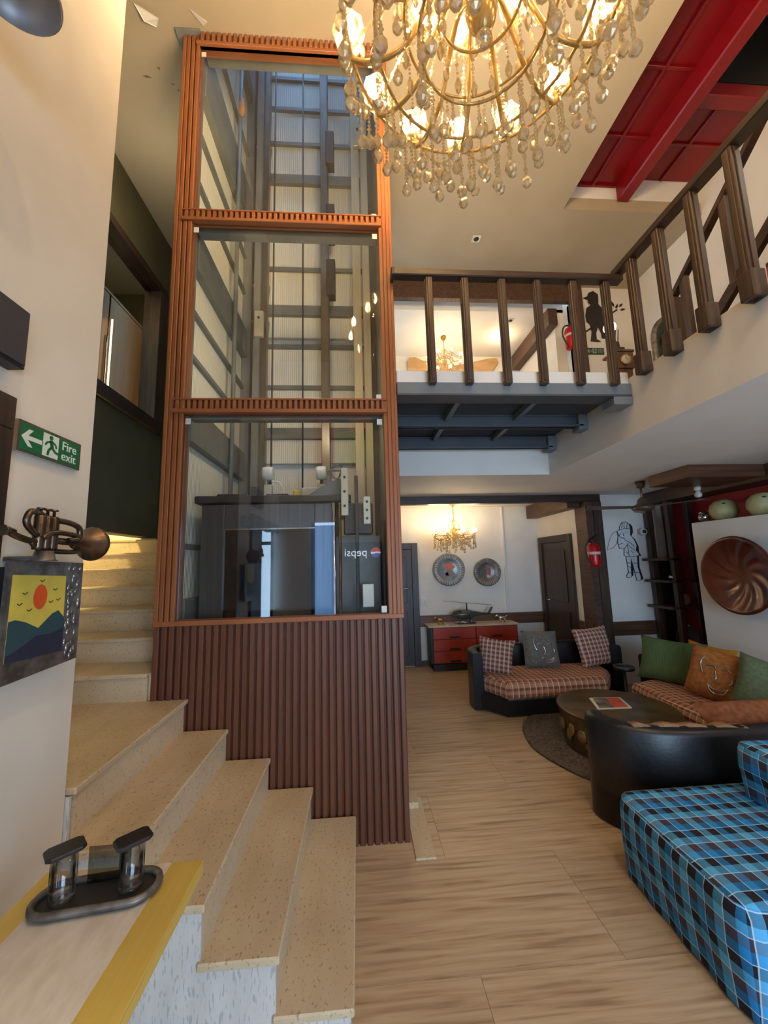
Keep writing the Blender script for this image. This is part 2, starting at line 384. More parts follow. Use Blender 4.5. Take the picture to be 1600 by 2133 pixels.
def lettering(name, text, size, mat, parent, loc, rot, align='CENTER', ext=.001, sx=1.):
    c = bpy.data.curves.new(name, 'FONT'); c.body = text; c.size = size; c.extrude = ext; c.align_x = align; c.align_y = 'CENTER'
    c.materials.append(mat); o = bpy.data.objects.new(name, c); COL.objects.link(o)
    bpy.context.view_layer.update()
    me = bpy.data.meshes.new_from_object(o.evaluated_get(bpy.context.evaluated_depsgraph_get())); bpy.data.objects.remove(o)
    o = bpy.data.objects.new(name, me); COL.objects.link(o)
    o.parent = parent; o.location = Vector(loc)-worldoff(parent); o.rotation_euler = rot; o.scale = (sx, 1, 1)
    return o
def circ(cx, cy, r, n=32, a0=0, a1=2*PI, ry=None):
    ry = r if ry is None else ry
    return [(cx+r*math.cos(a0+(a1-a0)*i/n), cy+ry*math.sin(a0+(a1-a0)*i/n)) for i in range(n)]
def smoothpath(P, k=4):
    P = [Vector(p) for p in P]; out = []
    for i in range(len(P)-1):
        a = P[max(0, i-1)]; b = P[i]; c = P[i+1]; d = P[min(len(P)-1, i+2)]
        for j in range(k):
            t = j/k; out.append(.5*((2*b)+(c-a)*t+(2*a-5*b+4*c-d)*t*t+(3*b-a-3*c+d)*t**3))
    out.append(P[-1]); return out
# ================================================================== ROOM SHELL
# floor: a slab with travertine tiles laid on it, each tile a piece of its own
fl = struct('floor', bx(-4.2, 5.2, -4.0, 6.6, -.2, -.012), GROUT)
TX, TY, G = 1.2, .6, .0014
tm = bx(-TX/2+G/2, TX/2-G/2, -TY/2+G/2, TY/2-G/2, -.012, 0).mesh('tile', TRAV)
for j in range(17):
    for i in range(8):
        x = -4.0+.5*TX+i*TX+(.6 if j % 2 else 0)-.35; y = -3.7+TY*(j+.5)
        if x-TX/2 > 4.4: continue
        piece('tile', tm, fl, (x, y, 0))
# raised stone strip at the foot of the lift, on its gallery side
single('stone_threshold', bx(.29, .40, 2.30, 2.85, .001, .012).box(.29, .37, 2.72, 2.85, .012, .05, b=.004), STONE, 'low cream stone sill at the foot of the wooden lift cladding', 'sill')
struct('wall_left', bx(-1.18, -1.03, .74, 1.53, 0, 5.55).box(-1.18, -1.03, -.2, .74, 2.05, 5.55), WALLL)
struct('wall_left_return', bx(-4.2, -2.4, -.2, -.05, 0, 5.55).box(-2.4, -1.18, -.2, -.05, 2.1, 5.55), WALLL)
struct('wall_stair_side', bx(-2.40, -2.24, -.05, 2.70, 3.0, 5.55).box(-2.40, -2.24, 1.2, 2.3, 1.1, 3.0), OLIVE)
struct('wall_stair_outer', bx(-3.2, -3.05, 1.2, 4.6, 0, 3.12).box(-3.05, -1.18, 1.2, 1.3, .85, 3.0), WALL)
struct('wall_stair_side_upper', bx(-2.40, -2.24, 2.70, 4.6, 4.89, 5.55).box(-2.40, -2.24, 4.40, 4.6, 3.12, 4.89), OLIVE)
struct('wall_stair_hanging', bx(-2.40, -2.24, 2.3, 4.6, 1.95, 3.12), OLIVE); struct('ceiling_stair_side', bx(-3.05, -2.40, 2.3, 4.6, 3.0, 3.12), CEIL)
struct('wall_stair_end', bx(-2.24, -1.20, 4.45, 4.6, 0, 3.0).box(-2.24, -1.20, 4.45, 4.6, 3.0, 5.55), OLIVE)
struct('wall_stair_end_side', bx(-3.05, -2.24, 4.45, 4.6, 0, 3.0), WALL)
struct('wall_lift_back', bx(-1.21, .24, 4.08, 4.25, -.2, 9.0), WALLW)
# the main ceiling, with holes for the lift shaft and the red stair well
c = MB()
c.box(-2.4, -1.22, -2.2, 4.6, 5.55, 5.70); c.box(-1.22, .28, -2.2, 2.46, 5.55, 5.70); c.box(-1.22, .28, 4.06, 5.1, 5.55, 5.70)
c.box(.28, 2.41, -2.2, 5.1, 5.55, 5.70); c.box(2.41, 4.25, 3.72, 5.1, 5.55, 5.70)
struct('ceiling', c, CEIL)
struct('wall_stairwell_far', bx(2.41, 4.25, 3.72, 3.80, 5.70, 6.05), WALLW)
struct('wall_stairwell_side', bx(2.36, 2.41, -2.2, 3.80, 5.70, 6.05), WALLW)
# right gallery slab, lounge ceiling, and far wall of the lounge
struct('ceiling_gallery', bx(1.94, 4.25, -2.2, 3.65, 2.445, 2.855), WALLW); struct('ceiling_lounge', bx(.28, 4.25, 3.65, 4.92, 2.445, 2.855), WALLW); struct('ceiling_foyer', bx(.1, 4.25, 4.92, 6.4, 2.50, 2.855), WALLW)
struct('wall_foyer_back', bx(-.2, 3.2, 6.23, 6.4, 0, 2.5), WALL)
struct('wall_foyer_right', bx(3.02, 3.2, 5.1, 6.23, 0, 2.5), WALL)
struct('wall_foyer_left', bx(.1, .25, 4.3, 6.23, 0, 2.5), WALL)
struct('wall_lounge_far', bx(3.24, 4.4, 4.92, 5.05, 0, 2.445), WALLW)
struct('wall_lounge_right', bx(4.20, 4.35, -2.2, 4.92, 0, 2.445), REDW)
struct('wall_rear', bx(3.2, 4.4, -2.35, -2.2, 0, 5.6).box(-4.2, -1.84, -2.35, -2.2, 0, 5.6).box(-1.84, 3.2, -2.35, -2.2, 2.4, 5.6).box(-1.52, -.85, -2.35, -2.2, 0, 2.4).box(-.35, .5, -2.35, -2.2, 0, 2.4), WALLW)
eg = sroot('window_2')
TINT = glass_pane('blue_tinted_glass', (.40, .50, .62, 1), 1.0)
for x0, x1 in ((-.85, -.35),):
    part('window_pane', bx(x0+.03, x1-.03, -2.28, -2.27, .04, 2.34), TINT, eg)
for x in (-1.81, -1.55, -.82, -.38, .53, 1.42, 2.3, 3.17): part('window_mullion', bx(x-.03, x+.03, -2.31, -2.24, 0, 2.4), DARKW, eg)
part('window_rail', bx(.53, 3.17, -2.31, -2.24, 2.34, 2.4), DARKW, eg); part('window_rail', bx(-1.78, -1.58, -2.31, -2.24, 2.0, 2.06), DARKW, eg)
struct('wall_entrance_side', bx(-4.35, -4.2, -2.35, -.05, 0, 5.6), WALLW)
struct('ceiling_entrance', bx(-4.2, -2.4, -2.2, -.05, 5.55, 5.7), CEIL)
# gallery level walls
struct('wall_gallery_right', bx(4.09, 4.25, -2.2, 5.1, 2.855, 7.2), WALLW)
struct('wall_gallery_far', bx(3.13, 4.25, 4.95, 5.1, 2.855, 5.55).box(-1.0, 3.13, 4.95, 5.1, 5.50, 5.55), WALLW)
struct('wall_upper_room_back', bx(-1.0, 3.2, 6.35, 6.5, 2.855, 5.6), WALL)
struct('wall_upper_room_right', bx(2.98, 3.15, 5.1, 6.35, 2.855, 5.3), WALL)
struct('wall_upper_room_left', bx(-1.1, -.95, 4.3, 6.35, 2.855, 5.3), WALL)
struct('ceiling_upper_room', bx(-1.0, 3.2, 5.1, 6.4, 5.25, 5.4), WALL)
# dark wood beams and posts
struct('trim_1', bx(-.6, 3.30, 4.86, 4.95, 5.27, 5.53, b=.004), BEAMW)                     # beam over the upper room
struct('trim_2', bx(3.13, 3.30, 4.86, 5.0, 2.855, 5.27, b=.004), DARKW)                   # its post
struct('trim_3', bx(2.84, 2.98, 5.0, 6.34, 4.99, 5.25, b=.004), BEAMW)                    # beam along the upper room's wall
struct('trim_4', bx(.28, 3.24, 4.84, 4.95, 2.345, 2.444, b=.004), DARKH)                  # lintel of the foyer
struct('trim_5', bx(3.02, 3.12, 4.84, 5.10, 0, 2.345, b=.004), BEAMW)                     # foyer post half whose lighter wood puts the lamplight into its colour
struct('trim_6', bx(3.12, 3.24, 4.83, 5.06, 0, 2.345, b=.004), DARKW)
struct('trim_7', bx(2.84, 3.02, 4.96, 6.22, 2.28, 2.49, b=.004), BEAMW)                   # boxed beam in the foyer
struct('trim_8', bx(3.24, 4.20, 4.895, 4.92, .60, .775, b=.003), BROWNH)                  # chair rails
struct('trim_9', bx(.97, 3.02, 6.205, 6.23, .595, .765, b=.003), BROWNH)
struct('trim_10', bx(2.995, 3.02, 5.10, 5.25, .595, .765, b=.003), BROWNH)
struct('trim_11', bx(3.86, 4.20, 1.2, 4.90, 2.29, 2.444, b=.004), BEAMW)                   # beam over the red wall
struct('trim_12', bx(3.10, 3.95, 3.30, 3.80, 2.325, 2.444, b=.004), BROWNH)               # boxed wooden ceiling bulkhead
struct('baseboard_foyer', bx(.97, 3.0, 6.21, 6.23, 0, .08, b=.003), BROWNH)
struct('trim_13', bx(2.40, 2.425, 6.20, 6.23, .77, 2.49, b=.004), WALL)                  # pipe boxing up the foyer wall

# ------------------------------------------------------------------ doors
def panel_door(name, ax, u0, u1, face, z1, out, frame_w=.1, handle_u=None, mat=DOORW):
    """ax 'Y': door in a wall facing -Y at Y=face; ax 'X': wall facing -X at X=face"""
    d = sroot(name)
    def B(u_0, u_1, d0, d1, z0, z_1, b=.004):
        return bx(u_0, u_1, face-d1, face-d0, z0, z_1, b=b) if ax == 'Y' else bx(face-d1, face-d0, u_0, u_1, z0, z_1, b=b)
    m = B(u0, u0+frame_w, -.02, .04, 0, z1); m2 = B(u1-frame_w, u1, -.02, .04, 0, z1); m3 = B(u0+frame_w, u1-frame_w, -.02, .04, z1-frame_w, z1)
    for q in (m, m2, m3): part('door_frame', q, mat, d)
    leaf = part('door_leaf', B(u0+frame_w, u1-frame_w, .001, .02, 0.01, z1-frame_w), mat, d)
    for za, zb in ((.15, .85), (.98, z1-frame_w-.12)):
        for pa in ((u0+frame_w+.09, u1-frame_w-.09),):
            q = B(pa[0], pa[1], .02, .03, za, zb, b=.008); part('door_panel', q, mat, leaf)
    if handle_u is not None:
        h = MB(); hz = .93
        if ax == 'Y': h.tube([(handle_u, face-.02, 1.2), (handle_u, face-.07, 1.2), (handle_u+.12, face-.07, 1.2)], .01)
        else: h.tube([(face-.01, handle_u, .98), (face-.06, handle_u, .98), (face-.06, handle_u-.11, .98)], .01); h.box(face-.012, face-.004, handle_u-.02, handle_u+.02, .88, 1.04)
        part('door_handle', h, CHROME, leaf)
    return d
panel_door('door_1', 'Y', .10, .97, 6.23, 1.92, 1, handle_u=.70)
panel_door('door_2', 'X', 5.22, 6.18, 3.02, 1.955, 1, handle_u=5.98)
# edge of the doorway in the near left wall
struct('door_3', bx(-1.03, -1.005, -.1, 1.165, 2.02, 2.12, b=.003).box(-1.03, -1.005, 1.065, 1.165, 0, 2.02, b=.003).box(-1.03, -1.015, .75, 1.065, 0, 2.02), DOORW)
# stair window: dark timber frame, tinted pane, and a lit timber door in the room behind
wn = sroot('window_1')
F = .14
for a in ((2.70, 4.40, 4.89-F*.6, 4.89), (2.70, 4.40, 3.12, 3.12+F)):
    part('window_frame', bx(-2.40, -2.215, a[0], a[1], a[2], a[3], b=.004), DARKH, wn)
for a in ((2.70, 2.70+F), (4.40-F*1.2, 4.40)):
    part('window_frame', bx(-2.40, -2.215, a[0], a[1], 3.12+F, 4.89-F*.6, b=.004), DARKW, wn)
part('window_pane', bx(-2.335, -2.325, 2.84, 4.24, 3.26, 4.81), PANED, wn)
part('window_bead', bx(-2.225, -2.212, 2.72, 4.40, 3.105, 3.125), BRASS, wn)
struct('wall_office_back', bx(-3.6, -3.5, 2.3, 5.2, 3.12, 5.5), WALL)
struct('wall_office_side', bx(-3.5, -2.4, 5.1, 5.2, 3.12, 5.5), OLIVE)
struct('floor_office', bx(-3.5, -2.4, 2.3, 5.2, 3.12, 3.14), BROWNH)
struct('ceiling_office', bx(-3.6, -2.4, 2.3, 5.2, 5.4, 5.5), CEIL)
ORW = mk('office_cupboard_veneer', S(150, 96, 48), S(126, 76, 36), .35, sc=(20, 20, 2), bump=.03)
cb = thing('office_cupboard', 'tall brown cupboard seen behind the dark stair window', 'cupboard', (-2.9, 4.2, 3.14))
part('side_panel', bx(-3.05, -2.75, 3.5, 3.53, 3.14, 4.75, b=.004), ORW, cb); part('side_panel', bx(-3.05, -2.75, 4.87, 4.9, 3.14, 4.75, b=.004), ORW, cb)
part('back_panel', bx(-3.05, -3.02, 3.53, 4.87, 3.14, 4.75), ORW, cb); part('top_panel', bx(-3.05, -2.75, 3.53, 4.87, 4.72, 4.75), ORW, cb)
for y0, y1 in ((3.53, 4.19), (4.21, 4.87)):
    dd = part('door', bx(-2.77, -2.75, y0, y1, 3.16, 4.71, b=.004), ORW, cb)
    part('handle', MB().tube([(-2.735, 4.17 if y0 < 4 else 4.23, 3.6), (-2.735, 4.17 if y0 < 4 else 4.23, 4.2)], .008), CHROME, dd)

tl_ = thing('lit_door_gap', 'thin glowing bar standing in for a lit door gap behind the dark stair window', 'lamp', (-2.70, 4.18, 3.3))
part('tube', MB().tube([(-2.70, 4.18, 3.50), (-2.70, 4.18, 4.40)], .009, 8), emit('door_gap_glow', (1, .93, .74, 1), 14), tl_); part('base', bx(-2.72, -2.68, 4.165, 4.195, 3.14, 3.50, b=.004), STEELL, tl_)  # glowing bar added for the bright gap at a door, not a lamp
# ================================================================== STAIRCASE
st = thing('staircase', 'cream stone staircase climbing past the glass lift to the dark stairwell', 'staircase', (-.6, 1.95, 0))
YF, YB = 1.47, 2.432
for k in range(5):
    x = -.035-.2425*k; z = .169*(k+1)
    x1 = x-.2425 if k < 4 else -2.23
    y0 = YF if k < 3 else 1.545
    if k == 3: y0 = 1.50
    if k < 4:
        part('tread', bx(x1-.02, x, y0-.014, YB, z-.026, z, b=.005), STONE, st)
    else:
        part('landing', bx(-3.04, x, 1.545, 2.46, z-.026, z, b=.005), STONE, st)
    part('riser', bx(x-.032, x-.012, y0+.01, YB, z-.169, z-.026), STONEF, st)
    if k < 4: part('stringer', bx(x1-.012, x-.012, y0, y0+.01, .0, z-.026), STONEW, st, label='pale stone side facing of a step')
    else: part('stringer', bx(-2.2, x-.012, 1.535, 1.545, 0, z-.026), STONEW, st)
z = .845
for k in range(7):
    y = 2.45+.315*k
    part('riser', bx(-3.04, -1.24, y, y+.02, z, z+.155-.024), STONEF, st)
    z += .155
    part('tread', bx(-3.04, -1.24, y-.016, y+.335 if k < 6 else 4.445, z-.024, z, b=.005), STONE, st)
part('skirting', bx(-1.236, -1.222, 2.46, 4.44, .845, 1.0), STONEF, st)

# ================================================================== GLASS LIFT
X0, X1, YL = -1.222, .283, 2.44
lf = thing('glass_lift_shaft', 'tall lift shaft clad in reddish wood slats with three glass panes', 'lift', (-.47, 3.2, 0))
part('skirt_board', bx(X0+.004, X1-.004, YL+.022, YL+.045, 0, 1.27), WOODL, lf)
NS = 35; pitch = (X1-X0)/NS
sm = MB(); hw = pitch*.38
sm.prism([(-hw, .022), (-hw, .006), (-hw*.62, 0), (hw*.62, 0), (hw, .006), (hw, .022)], 0, 1.262); sme = sm.mesh('slat', WOODL)
for i in range(NS): piece('slat', sme, lf, (X0+pitch*(i+.5), YL, 0))
# the upright battens of the two posts
for xs in ((X0, -1.193, -1.160, -1.127), (.188, .214, .240, .262)):
    for i, x in enumerate(xs):
        w_ = .026 if xs[0] < 0 or i < 3 else .021
        part('batten', bx(x, x+w_, YL, YL+.06, 1.272, 5.548, b=.004), WOOD, lf)
part('post_back', bx(X0+.004, -1.102, YL+.02, YL+.09, 1.27, 5.548), WOOD, lf)
part('post_back', bx(.19, X1-.004, YL+.02, YL+.09, 1.27, 5.548), WOOD, lf)
part('sill', bx(X0, X1, YL-.006, YL+.09, 1.262, 1.292, b=.004), WOODH, lf)
part('post_cap', bx(X0-.05, -1.09, YL-.03, YL+.1, 5.532, 5.549, b=.003), STEELL, lf, label='grey steel cap plate at the ceiling')
# cross bars with a row of little blocks
def dentil_bar(z0, z1, xa, xb, n, y=YL-.012):
    h = z1-z0
    bar = part('cross_bar', bx(xa, xb, y+.032, YL+.05, z0, z1), WOODH, lf)
    part('ledge', bx(xa-.01, xb+.005, y-.006, y+.034, z0, z0+h*.27, b=.003), WOODH, bar)
    part('ledge', bx(xa-.01, xb+.005, y-.004, y+.034, z1-h*.12, z1, b=.002), WOODH, bar)
    p = (xb-xa)/n
    me = bx(-p*.30, p*.30, 0, .034, 0, h*.61, b=.002).mesh('dentil', WOODH)
    for i in range(n): piece('dentil', me, bar, (xa+p*(i+.5), y, z0+h*.27))
dentil_bar(3.980, 4.066, -1.155, .205, 36)
dentil_bar(2.592, 2.690, -1.155, .205, 38)
tb = part('cross_bar', bx(-1.11, .19, YL+.006, YL+.07, 5.446, 5.548), WOODH, lf)
part('ledge', bx(-1.125, .20, YL-.014, YL+.03, 5.446, 5.474, b=.003), WOODH, tb)
me = bx(-.0115, .0115, 0, .03, 0, .074, b=.002).mesh('dentil', WOODH)
for i in range(33): piece('dentil', me, tb, (-1.10+1.31*(i+.5)/33, YL-.016, 5.474))
# panes and the steel heads behind them
for za, zb in ((1.293, 2.592), (2.690, 3.980), (4.066, 5.446)):
    part('pane', bx(-1.101, .187, YL+.024, YL+.034, za, zb), PANE, lf)
    zh = {2.592: 2.59, 3.980: 3.985, 5.446: 5.50}[zb]; part('pane_head', bx(-1.10, .187, YL+.10, YL+.17, zh, zh+.08, b=.004), STEELL, lf)
    part('pane_edge', bx(-1.101, -1.091, YL+.014, YL+.024, za, zb), CLEAR, lf)
    for x, z in ((-1.095, zb-.065), (.145, zb-.07), (.145, za+.005)):
        part('sticker', bx(x, x+.034, YL+.0225, YL+.024, z, z+.04), WHITEP, lf)
# shaft: steel frame, ribbed panels, guide rails
ZS = [-.1, 1.30, 2.60, 4.02, 5.43, 7.0, 8.9]
part('column', bx(-1.20, -1.08, 3.84, 4.0, -.1, 8.9, b=.006), STEELL, lf); part('column', bx(.16, .27, 3.84, 4.0, -.1, 8.9, b=.006), STEELL, lf)
part('column', bx(-1.205, -1.125, YL+.10, YL+.17, -.1, 8.9, b=.004), STEELL, lf)
part('side_sheet', bx(-1.212, -1.20, YL+.06, 4.02, -.1, 8.9), STEELL, lf)
for i in range(6):
    part('wall_panel', bx(-1.198, -1.172, YL+.17, 3.84, ZS[i]+.09, ZS[i+1]-.09), CORY, lf)
    part('wall_panel', bx(-1.08, .16, 3.985, 4.01, ZS[i]+.07, ZS[i+1]-.07), CORX, lf)
    gz = {5.43: (5.25, 5.74), 4.02: (3.76, 4.06), 2.60: (2.46, 2.74)}.get(ZS[i+1], (ZS[i+1]-.1, ZS[i+1]+.1))
    part('girder', bx(-1.20, -1.115, YL+.17, 3.84, gz[0], gz[1], b=.006), STEELL, lf)
for z in (3.10, 3.44, 4.50, 4.92, 6.2, 1.75):
    part('girt', bx(-1.175, -1.14, YL+.17, 3.84, z-.018, z+.018), STEELL, lf)
for z in (6.04, 4.39, 2.985): part('girder', bx(-1.08, .16, 3.94, 4.0, z-.06, z+.06, b=.004), STEELL, lf)
for z in (7.44, 7.01, 6.53, 5.45, 4.90, 3.97, 3.50, 1.8):
    part('girt', bx(-1.08, .16, 3.955, 3.99, z-.022, z+.022), STEELL, lf)
part('right_wall_sheet', bx(.27, .283, YL+.09, 4.02, -.1, 8.9), STEELL, lf)
part('right_wall_panel', bx(.235, .262, 2.62, 3.84, -.1, 8.9), STEELL, lf)
part('shaft_head', bx(-1.22, .283, YL, YL+.1, 5.75, 8.9), WALLW, lf)
part('shaft_sky_filter', bx(-1.22, .283, YL+.1, 4.08, 8.9, 8.92), glass_pane('shaft_sky_filter', (.55, .66, .80, 1)), lf)  # unseen tinted sheet added to cut the sky light down the shaft
for x0, x1, y0, y1, m in ((-1.02, -.955, 3.70, 3.95, STEELL), (-.955, -.90, 3.76, 3.86, RAILM), (-.33, -.25, 3.66, 3.80, RAILM), (.0, .085, 3.60, 3.70, BEIGEM), (.10, .175, 3.62, 3.72, BEIGEM)):
    part('guide_rail', bx(x0, x1, y0, y1, 0, 8.6, b=.004), m, lf)
for x in (-.80, -.505): part('rope', MB().tube([(x, 3.6, 2.1), (x, 3.6, 8.8)], .009, 6), BLACKP, lf)
part('conduit', MB().tube([(-1.09, 3.36, .1), (-1.09, 3.36, 8.6)], .02, 8), STEELL, lf)
for z in (6.35, 4.62, 4.2, 3.35):
    part('rail_bracket', MB().slab([(-1.08, 3.9, z), (-.90, 3.9, z), (-.93, 3.9, z-.45)], (0, -.05, 0)), STEELL, lf)
for x, z in ((-.30, 6.1), (-.30, 4.55), (-.30, 5.2)):
    part('rail_clip', bx(x+.03, x+.12, 3.62, 3.74, z-.2, z+.2, b=.006), BLACKP, lf)
for x, y, z in ((.03, 3.56, 6.05), (-1.0, 3.66, 3.9)):
    b_ = part('door_operator', bx(x, x+.09, y, y+.04, z, z+.28, b=.005), BEIGEM, lf); part('bolt', MB().lathe([(.012, 0), (.012, .01)], 10, (x+.045, y-.01, z+.2), 'Y'), BLACKP, b_)
part('rag', MB().ball((-1.07, 3.34, 6.15), .035, 8, 6, 3.), mk('orange_rag', S(214, 160, 116)), lf)

# the cabin, parked low
cbn = thing('lift_cabin', 'dark steel lift cabin behind the lowest glass pane of the lift', 'lift cabin', (-.55, 3.2, .03))
CY = 2.66
for a, b_ in ((-1.05, -.9), (-.29, -.17)): part('jamb', bx(a, b_, CY, CY+.05, .05, 2.03, b=.004), CABIN, cbn)
part('header', bx(-.9, -.29, CY, CY+.05, 1.86, 2.03, b=.004), CABIN, cbn)
part('side_wall', bx(-1.06, -1.03, CY+.05, 3.75, .05, 2.03), CABIN, cbn); part('side_wall', bx(-.18, -.15, CY+.05, 3.75, .05, 2.03), CABIN, cbn)
part('back_wall', bx(-1.03, -.18, 3.72, 3.75, .05, 2.03), CABIN, cbn); part('cabin_floor', bx(-1.06, -.15, CY, 3.75, .03, .05), BLACKP, cbn)
for a, b_ in ((-.9, -.596), (-.594, -.29)): part('door_leaf', bx(a, b_, CY+.02, CY+.035, .05, 1.86), CABD, cbn)
part('door_edge', bx(-.9, -.29, CY-.004, CY+.02, 1.853, 1.862), CHROME, cbn)
part('roof_plate', bx(-1.09, -.04, CY-.03, 3.78, 2.035, 2.085, b=.006), BLACKP, cbn)
for x in (-.69, -.275):
    g = part('roller_guide', bx(x-.03, x+.03, 3.0, 3.06, 2.085, 2.24, b=.004), BEIGEM, cbn)
    part('roller', MB().lathe([(.05, 0), (.055, .02), (.055, .06), (.05, .08)], 16, (x-.04, 3.02, 2.33), 'X'), WHITEP, g)
    part('roller_stem', MB().tube([(x, 3.03, 2.24), (x, 3.03, 2.33)], .012, 8), BLACKP, g)
part('cable', MB().tube(smoothpath([(-.66, 3.0, 2.26), (-.60, 3.0, 2.25), (-.56, 2.98, 2.17), (-.55, 2.96, 2.09)]), .006, 6), WHITEP, cbn)
part('control_box', bx(-.66, -.50, 2.82, 2.95, 2.085, 2.13, b=.004), BLACKP, cbn)
part('yellow_switch', bx(-.45, -.41, 2.74, 2.80, 2.085, 2.14, b=.006), mk('yellow_plastic', S(240, 190, 40)), cbn)
part('sloped_plate', MB().slab([(-.36, 2.72, 2.086), (-.10, 2.72, 2.086), (-.10, 2.72, 2.22), (-.20, 2.72, 2.19)], (0, .2, 0)), STEELL, cbn)
part('cross_head', bx(-.42, -.2, 2.95, 3.0, 2.10, 2.20, b=.004), BEIGEM, cbn)
part('loose_tools', bx(-.98, -.76, 2.72, 2.86, 2.085, 2.115, b=.01), BLACKP, cbn)
for x, z0, z1 in ((-.105, 1.93, 2.26), (.045, 1.87, 2.06)):
    p_ = part('operator_plate', bx(x, x+.05, 2.585, 2.60, z0, z1, b=.004), BEIGEM, cbn)
    for q in (.2, .5, .8): part('bolt', MB().lathe([(.009, 0), (.009, .008)], 10, (x+.025, 2.577, z0+(z1-z0)*q), 'Y'), BLACKP, p_)
part('operator_motor', bx(-.09, .11, 2.61, 2.65, 1.80, 2.02, b=.01), BLACKP, cbn)
part('side_pipe', MB().tube([(-.155, 2.6, .1), (-.155, 2.6, 2.02)], .014, 10), CHROME, cbn)
part('side_pipe', MB().tube([(-.115, 2.6, .1), (-.115, 2.6, 2.02)], .010, 10), HORNM, cbn)
part('cabin_cable_bundle', MB().tube(smoothpath([(-.15, 2.66, 2.2), (-.18, 2.66, 2.27), (-.1, 2.66, 2.3), (-.13, 2.66, 2.2), (-.2, 2.66, 2.25), (-.1, 2.66, 2.26)]), .007, 6), PEWTER, cbn)
part('apron', bx(-.15, .16, 2.72, 2.74, .05, 1.8), STEELL, cbn)
part('shaft_lamp_panel', bx(.03, .105, 2.585, 2.6, 1.32, 1.47, b=.004), WHITEP, cbn, label='small white panel low on the operator side')
part('counter_rail', bx(-.012, .012, 2.56, 2.58, .0, 2.2, b=.003), BLACKP, lf)
# ================================================================== BRIDGE AND RAILINGS
br = thing('steel_bridge', 'grey steel footbridge joining the lift to the gallery', 'bridge', (1.1, 3.0, 2.66))
part('kerb', bx(.285, 1.935, 2.44, 2.52, 2.805, 2.90, b=.006), WALLW, br, label='white plaster kerb along the bridge edge')
def ibeam(y, z0, z1, name='beam'):
    m = MB(); m.box(.285, 1.90, y-.01, y+.012, z0, z1).box(.285, 1.90, y-.05, y+.03, z0, z0+.012).box(.285, 1.90, y-.02, y+.05, z1-.012, z1)
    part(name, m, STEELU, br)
    part('end_plate', bx(1.86, 1.939, y-.05, y+.06, z0-.03, z1, b=.004), STEELB, br)
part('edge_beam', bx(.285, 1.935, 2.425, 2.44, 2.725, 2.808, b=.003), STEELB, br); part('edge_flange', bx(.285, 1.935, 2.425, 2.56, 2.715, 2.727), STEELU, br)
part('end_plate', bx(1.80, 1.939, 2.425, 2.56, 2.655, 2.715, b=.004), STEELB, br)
ibeam(3.0, 2.695, 2.80); ibeam(3.52, 2.675, 2.79)
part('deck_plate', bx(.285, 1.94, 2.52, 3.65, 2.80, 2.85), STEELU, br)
for x in (.75, 1.33): part('joist', bx(x-.02, x+.02, 2.56, 3.52, 2.745, 2.80, b=.003), STEELB, br)
def baluster_mesh(h, foot, w_=.024):
    m = MB(); m.box(-w_, w_, -w_, w_, 0, h, b=.004)
    m.box(-w_*.45, w_*.45, -w_-.006, -w_+.002, .02, h-.01, b=.002).box(-w_-.006, -w_+.002, -w_*.45, w_*.45, .02, h-.01, b=.002)
    if foot: m.box(-w_*1.45, w_*1.45, -w_*1.45, w_*1.45, 0, foot, b=.006)
    return m.mesh('baluster', DARKW)
rb = thing('bridge_railing', 'dark wooden railing with six balusters along the steel bridge', 'railing', (1.1, 2.40, 2.78))
part('handrail', bx(.27, 1.925, 2.36, 2.43, 3.555, 3.605, b=.006), DARKH, rb)
part('rail_cap', bx(.262, .285, 2.35, 2.44, 3.545, 3.60, b=.004), BLACKP, rb)
bm_ = baluster_mesh(.775, 0)
for x in (.523, .775, 1.041, 1.295, 1.558, 1.803): piece('baluster', bm_, rb, (x, 2.40, 2.782))
rg = thing('gallery_railing', 'dark wooden railing with square-footed balusters along the white gallery edge', 'railing', (1.91, 1.0, 2.79))
part('handrail', bx(1.87, 1.945, -1.6, 2.42, 3.612, 3.662, b=.006), DARKH, rg)
bm2 = baluster_mesh(.82, .14, .026)
for i in range(16): piece('baluster', bm2, rg, (1.902, 2.255-.2365*i, 2.795))
# ---------------------------------------------------------------- second staircase from the gallery up
s2 = thing('upper_staircase', 'dark-railed stair with red risers climbing from the gallery', 'staircase', (3.4, 2.3, 2.855))
P0 = Vector((2.9, 3.0, 3.93)); sl = .82
for k in range(9):
    y = 3.0-.24*k; zt = 2.855+.197*(k+1)
    part('tread', bx(2.93, 4.08, y-.26, y, zt-.035, zt, b=.004), DARKH, s2)
    part('riser', bx(2.93, 4.08, y-.02, y-.002, zt-.197, zt-.035), mk('red_riser_paint', S(150, 62, 40)) if k == 0 else bpy.data.materials['red_riser_paint'], s2)
def sloped(y0, y1, z_at, h, x0, x1):
    return MB().slab([(x0, y0, z_at(y0)), (x0, y1, z_at(y1)), (x0, y1, z_at(y1)+h), (x0, y0, z_at(y0)+h)], (x1-x0, 0, 0))
part('handrail', sloped(3.05, 1.0, lambda y: 3.93-.81*(y-3.0)-.03, .055, 2.87, 2.93), DARKH, s2)
part('string_board', sloped(3.0, 1.0, lambda y: 3.18-.81*(y-3.0)-.03, .10, 2.88, 2.925), DARKH, s2)
for y in (2.88, 2.46, 2.04, 1.62): part('baluster', bx(2.875, 2.925, y-.028, y+.028, 3.2-.81*(y-3.0), 3.93-.81*(y-3.0)), DARKW, s2)
part('newel', bx(2.86, 2.94, 2.96, 3.04, 2.856, 3.9, b=.004), DARKW, s2)
